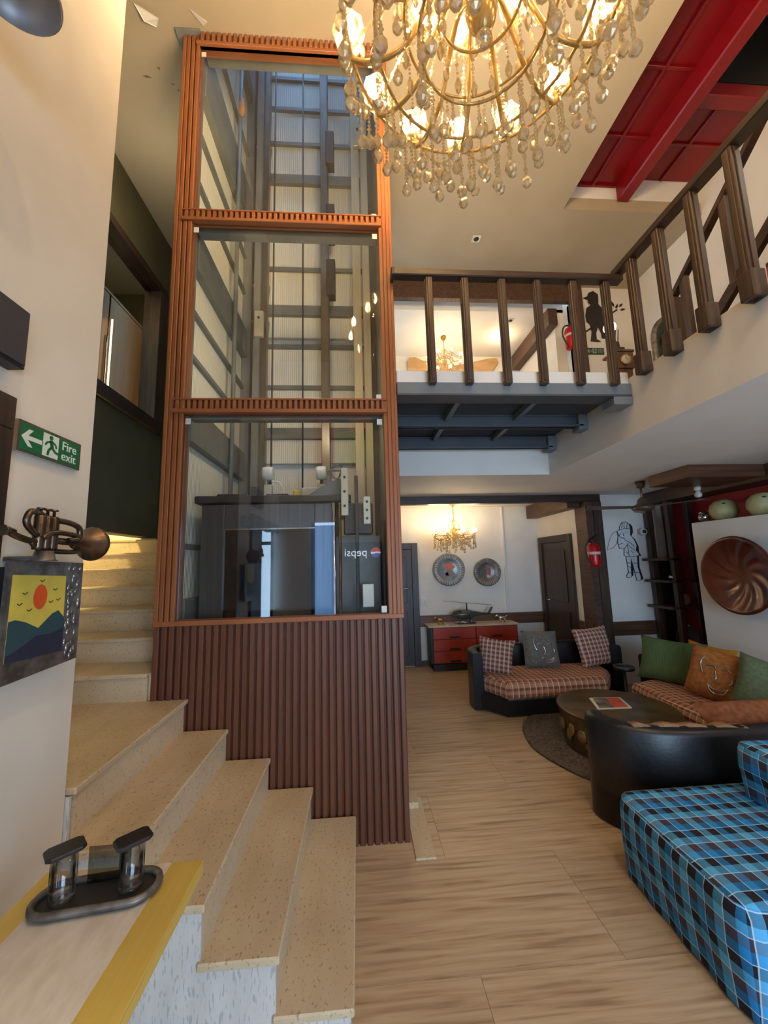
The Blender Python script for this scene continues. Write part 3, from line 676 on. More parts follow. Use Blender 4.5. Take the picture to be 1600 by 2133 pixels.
# ---------------------------------------------------------------- red steel deck over the stair well
rd = thing('red_steel_deck', 'red painted steel deck with ribs and a heavy beam in the stair well', 'deck', (3.2, 1.5, 5.7))
DZ, DZ2 = 5.87, 5.97
part('deck_sheet', bx(2.412, 3.12, -2.0, 3.715, DZ, DZ+.02), RED, rd); part('deck_sheet', bx(3.12, 4.08, 2.82, 3.715, DZ2, DZ2+.02), RED, rd)
part('main_beam', bx(3.05, 3.19, -2.0, 3.71, 5.66, DZ2, b=.012), RED, rd, label='heavy red box beam')
part('cross_beam', bx(3.19, 4.08, 2.80, 2.92, 5.84, DZ2+.02, b=.01), RED, rd)
part('long_rib', bx(2.76, 2.79, -2.0, 3.70, DZ-.03, DZ, b=.003), RED, rd); part('long_rib', bx(3.60, 3.63, 2.92, 3.70, DZ2-.03, DZ2, b=.003), RED, rd)
for y in (1.5, 2.09, 2.64, 3.19): part('cross_rib', bx(2.412, 3.05, y-.014, y+.014, DZ-.026, DZ, b=.003), RED, rd)
part('cross_rib', bx(3.19, 4.08, 3.30, 3.328, DZ2-.026, DZ2, b=.003), RED, rd); part('edge_rib', bx(2.412, 3.05, 3.69, 3.714, DZ-.026, DZ), RED, rd)
VOIDB = mk('unlit_void_black', S(8, 7, 8)); struct('ceiling_stairwell', bx(3.1, 4.25, -2.2, 3.8, 7.2, 7.3), VOIDB); struct('wall_stairwell_rear', bx(2.9, 4.25, -2.35, -2.2, 5.5, 7.3), VOIDB); struct('wall_stairwell_end', bx(3.20, 4.09, 2.80, 2.82, 5.995, 7.2), VOIDB); struct('wall_stairwell_left', bx(3.10, 3.12, -2.2, 2.82, 5.995, 7.2), VOIDB)  # unlit void over the stairs, its darkness put into near-black walls
# ---------------------------------------------------------------- ceiling fittings
single('ceiling_disc', MB().lathe([(.075, 5.547), (.075, 5.535), (.068, 5.53), (.0001, 5.53)], 28, (.623, 3.33, 0)), CEIL, 'flat round blanking plate on the ceiling between chandelier and lift', 'ceiling plate')
pp = MB()
for P in (((-1.50, 2.30), (-1.36, 2.36), (-1.40, 2.42), (-1.47, 2.38)), ((-1.13, 2.31), (-1.02, 2.36), (-1.06, 2.40))):
    pp.slab([(x, y, 5.548-.02*(i % 2)) for i, (x, y) in enumerate(P)], (0, 0, -.003))
single('peeling_paint', pp, WALL, 'curled flakes of peeling paint on the ceiling by the lift cap', 'paint flakes', kind='stuff')
sc_ = MB()
for x, y, l, a in ((-1.66, 2.72, .07, .3), (-1.52, 2.66, .05, 1.2), (-1.46, 2.76, .04, .9), (-1.43, 2.80, .035, 1.0)):
    sc_.slab([(x, y, 5.549), (x+l*math.cos(a)*.5, y+l*.12, 5.549), (x+l*math.cos(a), y+l*math.sin(a)*.3, 5.549), (x+l*.4, y-l*.1, 5.549)], (0, 0, -.001))
single('ceiling_scuffs', sc_, mk('scuff_brown', S(104, 92, 66), None, .8), 'dark scuff marks on the ceiling beside the lift post', 'scuff marks', kind='stuff')
def downlight(name, x, y, z, label):
    d = thing(name, label, 'spotlight', (x, y, z-.02))
    m = MB(); m.box(x-.05, x+.05, y-.05, y+.05, z-.008, z-.001, b=.002); part('frame', m, WHITEP, d)
    part('lens', MB().lathe([(.034, z-.008), (.03, z-.013), (.0001, z-.013)], 16, (x, y, 0)), BLACKP, d)
downlight('square_downlight', 1.531, 4.157, 5.55, 'small square recessed spotlight in the main ceiling above the bridge')
downlight('square_downlight', 2.40, 5.30, 5.25, 'small square recessed spotlight in the upper room ceiling')

# ================================================================== CHANDELIERS
DROP = MB().lathe([(.0005, 0), (.006, -.008), (.015, -.026), (.017, -.036), (.013, -.047), (.004, -.054), (.0005, -.055)], 8, smooth=False)
ALM = MB().lathe([(.0005, 0), (.007, -.012), (.011, -.028), (.008, -.048), (.0005, -.062)], 6, smooth=False)
def octa(mb, p, r):
    x, y, z = p
    mb.add([(x+r, y, z), (x-r, y, z), (x, y+r, z), (x, y-r, z), (x, y, z+r*1.15), (x, y, z-r*1.15)],
           [(0, 2, 4), (2, 1, 4), (1, 3, 4), (3, 0, 4), (2, 0, 5), (1, 2, 5), (3, 1, 5), (0, 3, 5)])
def strand(mb, a, b, sag, step, r):
    a = Vector(a); b = Vector(b); n = max(2, int(((b-a).length+sag*1.2)/step))
    for i in range(n+1):
        t = i/n; p = a.lerp(b, t); p.z -= sag*4*t*(1-t); octa(mb, p, r*(1 if i % 4 else 1.5))
def chandelier(label, loc, ceil, s, R, nl, nu, power, rich=1, lab_group=None):
    """loc: the finial, lowest point of the stem; s: size of the cups and drops"""
    r0 = thing('crystal_chandelier', label, 'chandelier', loc)
    cx, cy, cz = loc
    E = emit('bulb_glow_%d' % int(power), (1, .75, .44, 1), power)
    flame = MB().lathe([(.006*s, 0), (.012*s, .008*s), (.018*s, .026*s), (.0165*s, .042*s), (.010*s, .06*s), (.003*s, .074*s), (.0003, .078*s)], 12).mesh('bulb', E)
    petal = MB(); wv = lambda k, i: 1+.06*math.cos(k*PI/1.5)
    petal.lathe([(.008*s, -.03*s), (.022*s, -.024*s), (.040*s, -.006*s), (.052*s, .026*s), (.054*s, .05*s), (.050*s, .05*s), (.047*s, .024*s), (.034*s, -.002*s), (.010*s, -.02*s)], 24, wav=wv)
    pm = petal.mesh('glass_cup', CUPG)
    dm = MB().add([tuple(q*s for q in v) for v in DROP.v], DROP.f).mesh('pendant_drop', CRYST)
    am = MB().add([tuple(q*s for q in v) for v in ALM.v], ALM.f).mesh('almond_drop', CRYST)
    part('canopy', MB().lathe([(.07*s, ceil-.001), (.075*s, ceil-.02), (.05*s, ceil-.05), (.015*s, ceil-.08), (.0001, ceil-.085)], 20, (cx, cy, 0)), BRASS, r0)
    top = cz+(.95 if nu else .36)*(.54 if nu else R/.9*.9)/(.54 if nu else .33)
    part('hanging_rod', MB().tube([(cx, cy, ceil-.06), (cx, cy, top)], .008*s, 8), BRASS, r0)
    H = top-cz
    part('stem', MB().lathe([(.0005, 0), (.02*s, .01*s), (.042*s, .05*s), (.05*s, .09*s), (.03*s, .13*s), (.045*s, .16*s), (.05*s, .2*s), (.024*s, .26*s), (.02*s, H*.45), (.034*s, H*.5), (.016*s, H*.6), (.02*s, H*.8), (.04*s, H*.9), (.012*s, H*.96), (.008*s, H)], 16, (cx, cy, cz)), ARMG, r0)
    part('finial_ball', MB().ball((cx, cy, cz-.02*s), .026*s, 12, 8), CRYST, r0)
    beads = MB(); ends = []
    def tier(n, Rr, zb, zhub, ph, drops):
        for i in range(n):
            a = 2*PI*(i+ph)/n; ca, sa = math.cos(a), math.sin(a); q = lambda r, z: (cx+r*ca, cy+r*sa, cz+z)
            pts = smoothpath([q(.03*s, zhub), q(Rr*.28, zhub+.05*s), q(Rr*.55, zb-.10*s), q(Rr*.82, zb-.115*s), q(Rr*.98, zb-.07*s), q(Rr, zb-.03*s)], 4)
            part('arm', MB().tube(pts, .0095*s, 7), ARMG, r0)
            bx0, by0, bz0 = q(Rr, zb)
            piece('glass_cup', pm, r0, (bx0, by0, bz0)); piece('bulb', flame, r0, (bx0, by0, bz0+.006*s))
            ends.append((a, Rr, zb))
            if drops:
                L_ = (.12+.05*(i % 2))*s; strand(beads, (bx0, by0, bz0-.03*s), (bx0, by0, bz0-.03*s-L_), 0, .016*s, .0055*s)
                piece('pendant_drop', dm, r0, (bx0, by0, bz0-.035*s-L_), (0, 0, a), (1.25, 1.25, 1.25))
            for k in range(drops):
                b2 = a+2*PI*(k+.5)/drops; px_, py_ = bx0+.052*s*math.cos(b2), by0+.052*s*math.sin(b2)
                piece('almond_drop', am, r0, (px_, py_, bz0+.03*s), (0, 0, b2))
            # drop from the arm's elbow
            e = q(Rr*.62, zb-.115*s); strand(beads, e, (e[0], e[1], e[2]-.07*s), 0, .016*s, .005*s); piece('pendant_drop', dm, r0, (e[0], e[1], e[2]-.07*s), (0, 0, a))
        for i in range(n):
            a = 2*PI*(i+ph)/n; b2 = 2*PI*(i+1+ph)/n
            A = (cx+Rr*math.cos(a), cy+Rr*math.sin(a), cz+zb); B = (cx+Rr*math.cos(b2), cy+Rr*math.sin(b2), cz+zb)
            strand(beads, A, B, .07*s, .0155*s, .0068*s); strand(beads, A, B, .13*s, .016*s, .0064*s)
            m_ = ((A[0]+B[0])/2, (A[1]+B[1])/2, A[2]-.14*s)
            if rich: piece('pendant_drop', dm, r0, m_, (0, 0, a))
            C = (cx+.06*s*math.cos(a), cy+.06*s*math.sin(a), top-.06*s)
            strand(beads, C, A, .10*s, .016*s, .0066*s)
    zl = .17*s if nu else .16*s
    tier(nl, R, zl, zl+.02*s, .25, 4 if rich else 2)
    if nu: tier(nu, R*.60, zl+.30, zl+.34, .0, 3)
    if rich:      # outer hoops hung with long strands
        for n, rr, zz, L0 in ((54 if nu else 20, .98*R, .10, .12), (42 if nu else 12, .76*R, .05, .12), (26 if nu else 8, .45*R, .02, .10)):
            for i in range(n):
                a = 2*PI*(i+.5)/n; L_ = (L0*.8+.13*((i*7) % 5)/5)*s; p = (cx+rr*math.cos(a), cy+rr*math.sin(a), cz+zz*s)
                strand(beads, p, (p[0], p[1], p[2]-L_), 0, .0150*s, .0068*s); piece('pendant_drop', dm, r0, (p[0], p[1], p[2]-L_), (0, 0, a), (1.15, 1.15, 1.15))
            part('hoop', MB().tube([(cx+rr*math.cos(2*PI*i/48), cy+rr*math.sin(2*PI*i/48), cz+zz*s) for i in range(48)], .006*s, 6, closed=True), ARMG, r0)
    # skirt of drops round the hub
    for n, rr, zz in ((14, .30*R, .02), (22, .55*R, -.01)) if rich else ((10, .5*R, .02),):
        for i in range(n):
            a = 2*PI*(i+.3)/n; p = (cx+rr*math.cos(a), cy+rr*math.sin(a), cz+zz*s)
            strand(beads, (p[0], p[1], p[2]+.12*s), p, 0, .016*s, .005*s); piece('almond_drop', am, r0, p, (0, 0, a), (1.1, 1.1, 1.1))
        strand_pts = [(cx+rr*math.cos(2*PI*i/40), cy+rr*math.sin(2*PI*i/40), cz+(zz+.12)*s) for i in range(40)]
        part('hoop', MB().tube(strand_pts, .005*s, 6, closed=True), ARMG, r0)
    part('bead_strings', beads, BEADM, r0, kind='stuff')
    return r0
chandelier('great crystal chandelier hanging from the main ceiling in front of the lift', (.54, 1.24, 3.70), 5.55, 1.3, .57, 14, 9, BULB)
chandelier('small crystal chandelier glowing in the upper room behind the bridge railing', (1.46, 5.75, 4.74), 5.25, .62, .28, 8, 0, BULB*.6, 0)
chandelier('small crystal chandelier hanging in the foyer above the red chest', (1.44, 5.62, 1.90), 2.50, .78, .31, 8, 0, BULB*.8, 1)

# ================================================================== UPPER FLOOR FITTINGS
WAVY = mk('honey_wood', S(190, 156, 112), S(170, 132, 88), .5, sc=(3, 30, 12), bump=.05)
pts = [(.95, 4.5), (.93, 5.12), (.97, 5.19), (1.08, 5.20), (1.22, 5.13), (1.45, 5.11), (1.80, 5.05), (2.02, 5.10), (2.2, 5.14), (2.40, 5.19), (2.55, 5.20), (2.58, 5.12), (2.46, 4.95), (2.42, 4.5)]
single('wavy_headboard', MB().slab([(x, 6.345, z) for x, z in pts], (0, -.05, 0)), WAVY, 'honey coloured wavy wooden board on the upper room back wall', 'wall board')
# exit sign upstairs
GREEN = mk('sign_green', S(24, 104, 62), S(22, 98, 58), .4); SIGNW = mk('sign_white', S(232, 236, 220), None, .5); SIGND = mk('dim_green', S(40, 70, 52), None, .5)
def runner(parent, mat, bmat, O, U, V, N, s, door=True):
    """white door panel with the green running figure; O centre, U right, V up, N outwards"""
    O, U, V, N = map(Vector, (O, U, V, N)); q = lambda u, v, d=0.: O+U*u*s+V*v*s+N*d
    if door: part('door_symbol', MB().slab([q(-.42, -.5), q(.42, -.5), q(.42, .5), q(-.42, .5)], N*.0012), mat, parent)
    m = MB(); d = .0014
    m.slab([q(-.02+.10*math.cos(a*PI/6), .36+.10*math.sin(a*PI/6), d) for a in range(12)], N*.001)
    def limb(P, w_):
        for (u0, v0), (u1, v1) in zip(P, P[1:]):
            L_ = math.hypot(u1-u0, v1-v0); nx, ny = -(v1-v0)/L_*w_, (u1-u0)/L_*w_
            m.slab([q(u0+nx, v0+ny, d), q(u0-nx, v0-ny, d), q(u1-nx, v1-ny, d), q(u1+nx, v1+ny, d)], N*.001)
    limb([(-.02, .25), (.06, -.05)], .085); limb([(-.02, .2), (-.22, .12), (-.32, -.02)], .04); limb([(.04, .2), (.24, .12), (.30, -.04)], .04)
    limb([(.03, -.05), (-.12, -.22), (-.16, -.44)], .055); limb([(.06, -.05), (.22, -.2), (.40, -.26)], .055)
    part('running_figure', m, bmat, parent)
def exit_sign(label, O, U, V, N, w_, h, size, gm, wm, line1, line2, rot, frame):
    O, U, V, N = map(Vector, (O, U, V, N)); q = lambda u, v, d=0.: O+U*u+V*v+N*d
    sg = thing('fire_exit_sign', label, 'sign', tuple(O-V*h/2))
    part('frame', MB().slab([q(-w_/2, -h/2), q(w_/2, -h/2), q(w_/2, h/2), q(-w_/2, h/2)], N*.016), frame, sg)
    g = w_*.03
    part('sign_face', MB().slab([q(-w_/2+g, -h/2+g, .0155), q(w_/2-g, -h/2+g, .0155), q(w_/2-g, h/2-g, .0155), q(-w_/2+g, h/2-g, .0155)], N*.0015), gm, sg)
    a = [(-.46, 0), (-.36, .28), (-.30, .28), (-.37, .07), (-.17, .07), (-.17, -.07), (-.37, -.07), (-.30, -.28), (-.36, -.28)]
    part('arrow', MB().slab([q(u*w_, v*h, .017) for u, v in a], N*.001), wm, sg)
    runner(sg, wm, gm, tuple(q(-.03*w_, 0, .017)), U, V, N, h*.78)
    for t, v in ((line1, .17), (line2, -.19)): lettering('lettering', t, size, wm, sg, tuple(q(.15*w_, v*h, .0175)), rot, 'LEFT')
    return sg
exit_sign('dim green fire exit sign on the white wall below the walking man silhouette', (3.455, 4.948, 4.545), (1, 0, 0), (0, 0, 1), (0, -1, 0), .27, .095, .042, SIGND, mk('dim_sign_letters', S(150, 170, 150)), 'FIRE', 'EXIT', (PI/2, 0, 0), SIGND)
# walking man silhouette
BLK = mk('black_cutout', S(40, 34, 32), None, .6)
man = [(3.52, 5.49), (3.45, 5.46), (3.42, 5.40), (3.36, 5.375), (3.40, 5.36), (3.43, 5.355), (3.43, 5.31), (3.47, 5.27), (3.40, 5.22), (3.37, 5.10), (3.38, 5.0), (3.42, 4.96), (3.44, 4.85), (3.42, 4.74), (3.41, 4.70), (3.50, 4.69), (3.56, 4.695), (3.50, 4.73), (3.50, 4.82), (3.54, 4.93), (3.58, 4.83), (3.585, 4.75), (3.66, 4.74), (3.70, 4.755), (3.63, 4.79), (3.63, 4.96), (3.64, 5.08), (3.63, 5.22), (3.58, 5.28), (3.59, 5.36), (3.59, 5.44)]
wm_ = thing('walking_man_cutout', 'flat black cutout of a man in a cap walking with stick and leafy bundle', 'wall cutout', (3.52, 4.94, 4.69))
part('figure', MB().slab([(x, 4.944, z) for x, z in man], (0, -.012, 0)), BLK, wm_)
part('stick', MB().tube([(3.28, 4.938, 4.80), (3.55, 4.938, 4.98)], .012, 6).tube([(3.62, 4.938, 5.05), (3.86, 4.938, 5.20)], .010, 6), BLK, wm_)
lv = MB()
for (x, z, a) in ((3.85, 5.22, 1.2), (3.90, 5.25, .7), (3.91, 5.20, .2), (3.82, 5.25, 1.9), (3.79, 5.17, 2.4)):
    d = Vector((math.cos(a), 0, math.sin(a))); n = Vector((-d.z, 0, d.x)); b0 = Vector((x, 4.944, z))
    lv.slab([b0, b0+d*.035+n*.016, b0+d*.085, b0+d*.035-n*.016], (0, -.01, 0))
part('leaf_sprig', lv, BLK, wm_)
# cabinet, clock, lamp at the end of the gallery
CABW = mk('clock_wood', S(112, 84, 60), S(86, 62, 44), .45, sc=(30, 30, 4), bump=.05)
hc = thing('longcase_clock', 'brown wooden longcase clock by the gallery corner, under the wireless router', 'clock', (3.26, 4.2, 2.855))
part('case', bx(3.17, 3.37, 4.16, 4.30, 2.855, 3.86, b=.006), CABW, hc); part('hood', bx(3.15, 3.385, 4.14, 4.31, 3.86, 4.07, b=.008), CABW, hc); part('cornice', bx(3.14, 3.395, 4.13, 4.37, 4.07, 4.10, b=.006), CABW, hc)
part('dial', MB().lathe([(.06, 0), (.06, -.012), (.0001, -.012)], 24, (3.268, 4.138, 3.965), 'Y'), WHITEP, hc); part('bezel', MB().tube([(3.268+.062*math.cos(a*PI/12), 4.128, 3.965+.062*math.sin(a*PI/12)) for a in range(24)], .007, 6, closed=True), BRASS, hc)
part('clock_hands', bx(3.266, 3.27, 4.122, 4.125, 3.965, 4.01).box(3.268, 3.30, 4.122, 4.125, 3.963, 3.967), BLK, hc)
rt = thing('wireless_router', 'black wireless router with four upright aerials on the longcase clock', 'router', (3.25, 4.22, 4.10))
part('body', bx(3.17, 3.32, 4.18, 4.30, 4.10, 4.16, b=.01).slab([(3.18, 4.25, 4.15), (3.31, 4.25, 4.15), (3.30, 4.25, 4.27), (3.19, 4.25, 4.27)], (0, .04, 0)), BLACKP, rt)
for i in range(4): part('aerial', MB().tube([(3.19+.036*i, 4.29, 4.16), (3.215+.036*i, 4.27, 4.44)], .006, 6), BLACKP, rt)
gl_ = thing('globe_lamp', 'glowing round glass lamp on the longcase clock behind the router', 'lamp', (3.27, 4.345, 4.10))
part('globe', MB().ball((3.27, 4.345, 4.515), .075, 18, 12), emit('globe_glow', (1, .93, .80, 1), 3.0), gl_); part('holder', MB().lathe([(.03, 4.40), (.03, 4.44), (.02, 4.45)], 12, (3.27, 4.345, 0)).tube([(3.27, 4.345, 4.42), (3.27, 4.345, 4.10)], .008), BRASS, gl_)
def extinguisher(label, x, y, z, h, s, hook):
    e = thing('fire_extinguisher', label, 'fire extinguisher', (x, y, z)); r = .075*s
    part('cylinder', MB().lathe([(.0001, 0), (r*.9, .004), (r, .03), (r, h*.72), (r*.8, h*.82), (r*.35, h*.88), (r*.3, h*.92)], 20, (x, y, z)), mk('extinguisher_red', S(190, 18, 24), S(180, 16, 22), .25), e)
    part('label_patch', MB().lathe([(r*1.01, h*.46), (r*1.01, h*.56)], 20, (x, y, z)), SIGNW if h < .3 else mk('extinguisher_label', S(224, 200, 196)), e)
    part('valve', MB().lathe([(r*.28, h*.92), (r*.28, h), (r*.15, h*1.02)], 12, (x, y, z)).box(x-.02, x+.07*s, y-.012, y+.012, z+h, z+h+.018, b=.004).slab([(x, y-.01, z+h+.02), (x+.09*s, y-.01, z+h+.075), (x+.10*s, y-.01, z+h+.06), (x+.02, y-.01, z+h)], (0, .02, 0)), BLACKP, e)
    part('hose', MB().tube(smoothpath([(x-.01, y, z+h*.96), (x-r*1.1, y, z+h*.9), (x-r*1.5, y, z+h*.6), (x-r*1.25, y-.02, z+h*.25), (x-r*.9, y-.03, z+h*.02)]), .011*s, 8), BLACKP, e)
    part('wall_hook', bx(*hook), STEELL, e)
extinguisher('red fire extinguisher on the dark post at bridge level', 3.03, 4.80, 4.50, .36, 1.05, (3.03, 3.14, 4.84, 4.86, 4.80, 4.86))
extinguisher('red fire extinguisher on the foyer post beside the wall drawing', 3.03, 4.765, 1.49, .34, 1.0, (3.02, 3.06, 4.80, 4.842, 1.74, 1.80))
# arched mirror beyond the gallery railing
am_ = thing('arched_mirror', 'arched grey metal framed mirror standing beyond the gallery railing', 'mirror', (3.31, 3.5, 2.855))
ap = [(3.10, 3.5, 2.86), (3.10, 3.5, 3.78)]+[(3.31-.21*math.cos(a*PI/14), 3.5, 3.82+.25*math.sin(a*PI/14)) for a in range(15)]+[(3.52, 3.5, 3.78), (3.52, 3.5, 2.86)]
part('frame', MB().tube(ap, .028, 8), PEWTER, am_); part('mirror_glass', MB().slab([(p[0], 3.51, p[2]) for p in ap], (0, .012, 0)), mk('dark_mirror', S(60, 72, 64), None, .08, .6), am_)
part('inner_arch', MB().tube([(3.31-.12*math.cos(a*PI/14), 3.495, 3.78+.17*math.sin(a*PI/14)) for a in range(15)], .012, 6), PEWTER, am_)
# ================================================================== LOUNGE
tan, cream_, dbr = S(196, 150, 116), S(214, 186, 160), S(112, 66, 50)
BPLAID = plaid('brown_check_cloth', 16, [(0, S(220, 196, 176)), (.14, S(150, 92, 70)), (.60, S(176, 122, 96))], [(0, S(200, 156, 126)), (.30, S(110, 60, 46)), (.72, S(200, 150, 120))], S(224, 200, 182), .12, line_v=False)
BPLAID2 = plaid('brown_check_cushion', 21, [(0, S(216, 190, 178)), (.26, S(132, 84, 70)), (.94, S(216, 190, 178))], [(0, S(196, 156, 136)), (.34, S(96, 54, 44)), (.80, S(196, 156, 136))], S(216, 190, 178), .10, line_v=False)
BLUE, BLU2, DK, DK2 = S(20, 138, 205), S(84, 172, 220), S(20, 18, 30), S(80, 76, 94)
CHECK = plaid('blue_check_cloth', 6.3, [(0, BLUE), (.25, DK), (.5, BLU2), (.75, DK)], [(0, BLU2), (.25, DK), (.5, BLUE), (.75, DK2)], S(226, 236, 242), .05, off=(.1, .2), lines=2)
def pillow(w_, h, t, n=14, pinch=.10):
    m = MB(); vs = []
    for side in (1, -1):
        for j in range(n+1):
            for i in range(n+1):
                u = 2*i/n-1; v = 2*j/n-1
                x = u*w_/2*(1-pinch*(1-v*v)); y = v*h/2*(1-pinch*(1-u*u))
                z = side*t/2*max(0, (1-u**4)*(1-v**4))**.55
                vs.append((x, y, z))
    fs = []; K = (n+1)**2
    for j in range(n):
        for i in range(n):
            a = j*(n+1)+i; fs.append((a, a+1, a+n+2, a+n+1)); fs.append((K+a, K+a+n+1, K+a+n+2, K+a+1))
    m.add(vs, fs, True); return m
def puvmesh(mb, name, mat):
    me = mb.mesh(name, mat); l = me.uv_layers.new(name='UVMap')
    for p in me.polygons:
        for li in p.loop_indices:
            v = mb.v[me.loops[li].vertex_index]; l.data[li].uv = (v[0], v[1])
    return me
def cushion(name, label, mat, w_, h, t, loc, rot, group=None, pinch=.10, face=None):
    """upright cushion; loc is its centre, rot the Euler rotation of a cushion lying in XY"""
    o = bpy.data.objects.new(name, puvmesh(pillow(w_, h, t, pinch=pinch), name, mat)); COL.objects.link(o)
    o.location = loc; o.rotation_euler = rot; tag(o, label, 'cushion', group)
    if face:
        zt = lambda u, v: t/2*max(0, (1-(2*u/w_)**4)*(1-(2*v/h)**4))**.55+.002
        m = MB()
        for P in face: m.tube([(u*w_, v*h, zt(u*w_, v*h)) for u, v in smoothpath([(a, b, 0) for a, b in P], 4) and [(p.x, p.y) for p in smoothpath([(a, b, 0) for a, b in P], 4)]], .0065, 6)
        f = bpy.data.objects.new('face_outline', m.mesh('face_outline', CHROME)); COL.objects.link(f); f.parent = o
    return o
FACE = [[(-.20, .28), (-.24, .16), (-.20, .02), (-.17, -.03)], [(-.14, .12), (-.05, .15), (.03, .12)], [(.12, .12), (.20, .14), (.28, .11)], [(.02, .08), (.06, -.08), (.02, -.12), (.08, -.15), (.14, -.12)],
        [(-.06, -.22), (.0, -.33), (.10, -.36), (.22, -.32), (.28, -.21)], [(-.06, -.22), (.02, -.27), (.11, -.29), (.2, -.27), (.28, -.21)], [(.30, .0), (.31, -.08), (.27, -.12)]]
# ---- sofa against the foyer opening
def sofa(label, loc, base, back, z_base, z_back, group='black leather sofas'):
    s = thing('leather_sofa', label, 'sofa', loc, group)
    part('base', MB().prism(base, .02, z_base, .02), LEATHER, s)
    part('backrest', MB().band(back, .11, .015, z_back, .035, True), LEATHER, s)
    return s
b1 = [(1.27, 4.36), (1.52, 4.07), (2.05, 4.085), (2.60, 4.085), (2.82, 4.34), (2.90, 4.66), (2.80, 4.74), (1.45, 4.74), (1.32, 4.62)]
p1 = smoothpath([(3.01, 4.40), (3.02, 4.58), (2.96, 4.76), (2.75, 4.835), (2.1, 4.835), (1.6, 4.82), (1.34, 4.72), (1.245, 4.55), (1.24, 4.31)], 6)
so1 = sofa('black leather sofa with curved back in front of the foyer opening', (2.1, 4.5, 0), b1, [(p.x, p.y) for p in p1], .19, .60)
c1 = [(1.35, 4.34), (1.51, 4.045), (2.05, 4.06), (2.59, 4.06), (2.81, 4.34), (2.88, 4.66), (2.80, 4.725), (1.47, 4.725), (1.36, 4.60)]
part('seat_cushion', MB().prism(c1, .17, .355, .06), BPLAID, so1, 'seat cushion under brown checked cloth', uv=True)
for x, y in ((1.54, 4.13), (2.56, 4.13)): part('foot', bx(x-.02, x+.02, y-.02, y+.02, 0, .03), BLACKP, so1)
# ---- sofa along the partition
b2 = [(2.74, 3.90), (2.68, 3.45), (2.66, 2.90), (3.38, 2.90), (3.38, 3.95), (3.08, 4.02)]
p2_ = smoothpath([(3.50, 2.88), (3.50, 3.3), (3.50, 3.85), (3.40, 4.06), (3.18, 4.15), (2.98, 4.09)], 6)
so2 = sofa('black leather sofa in front of the white partition, with brown seat cloth', (3.0, 3.3, 0), b2, [(p.x, p.y) for p in p2_], .19, .58)
c2 = [(2.73, 3.89), (2.67, 3.45), (2.65, 2.90), (3.37, 2.90), (3.37, 3.93), (3.08, 4.0)]
part('seat_cushion', MB().prism(c2, .17, .36, .06), BPLAID, so2, 'seat cushion under brown checked cloth', uv=True)
# ---- sofa with its back to the viewer
b3 = [(1.66, 2.42), (1.9, 2.33), (3.0, 2.33), (3.0, 2.82), (1.62, 2.82)]
p3_ = smoothpath([(1.49, 2.62), (1.465, 2.55), (1.49, 2.46), (1.585, 2.335), (1.78, 2.235), (2.1, 2.20), (2.6, 2.20), (3.1, 2.20)], 8)
so3 = sofa('black leather sofa turned away, its curved back behind the blue checked daybed', (2.2, 2.5, 0), b3, [(p.x, p.y) for p in p3_], .19, .605)
c3 = [(1.68, 2.46), (1.9, 2.35), (2.98, 2.35), (2.98, 2.80), (1.64, 2.80)]
part('seat_cushion', MB().prism(c3, .17, .36, .06), BPLAID, so3, 'seat cushion under brown checked cloth', uv=True)
# cushions
GFACE = mk('grey_velour', S(116, 112, 104), S(98, 95, 88), .8, sc=(30, 30, 30), coord='obj', bump=.1)
OFACE = mk('orange_velour', S(178, 112, 52), S(150, 88, 36), .8, sc=(30, 30, 30), coord='obj', bump=.1)
def ribbed(name, c1, c2):
    m, nt, N, L, p = nodes(name); p.inputs['Roughness'].default_value = .85
    t = N.new('ShaderNodeTexCoord'); wv = N.new('ShaderNodeTexWave'); wv.bands_direction = 'X'; wv.inputs['Scale'].default_value = 24; L.new(t.outputs['Object'], wv.inputs['Vector'])
    r = N.new('ShaderNodeValToRGB'); r.color_ramp.elements[0].color = c1; r.color_ramp.elements[1].color = c2; L.new(wv.outputs['Fac'], r.inputs[0]); L.new(r.outputs[0], p.inputs['Base Color'])
    b = N.new('ShaderNodeBump'); b.inputs['Strength'].default_value = .4; b.inputs['Distance'].default_value = .006; L.new(wv.outputs['Fac'], b.inputs['Height']); L.new(b.outputs[0], p.inputs['Normal'])
    return m
GRIB = ribbed('green_corduroy', S(66, 88, 50), S(96, 118, 72)); GSAGE = mk('sage_linen', S(104, 116, 84), S(90, 102, 72), .85, sc=(40, 40, 40), coord='obj', bump=.1)
YEL = mk('mustard_fabric', S(192, 130, 30), S(176, 114, 22), .85, sc=(40, 40, 40), coord='obj')
cushion('checked_cushion', 'brown checked cushion at the end of the sofa nearest the lift', BPLAID2, .40, .40, .15, (1.55, 4.46, .525), (1.25, .10, -.45), 'brown checked cushions')
cushion('face_cushion', 'grey cushion with a smiling metallic face on the sofa by the foyer', GFACE, .42, .42, .14, (2.14, 4.58, .55), (1.30, .03, -.05), 'face cushions', .04, FACE)
cushion('checked_cushion', 'brown checked cushion in front of the foyer post', BPLAID2, .46, .45, .15, (2.76, 4.52, .57), (1.28, -.06, .10), 'brown checked cushions')
cushion('green_cushion', 'ribbed dark green cushion on the sofa by the white partition', GRIB, .56, .44, .16, (3.10, 3.80, .56), (1.20, .05, -1.0))
cushion('face_cushion', 'orange brown cushion with a metallic face outline between two green cushions', OFACE, .42, .43, .15, (3.10, 3.30, .56), (1.22, .16, -1.12), 'face cushions', .05, FACE)
cushion('mustard_cushion', 'mustard yellow cushion peeping out behind the orange face cushion', YEL, .40, .40, .12, (3.30, 3.58, .56), (1.25, .1, -1.2))
cushion('sage_cushion', 'pale sage green cushion leaning beyond the orange face cushion', GSAGE, .42, .44, .17, (3.17, 2.93, .56), (1.15, .22, -1.0))
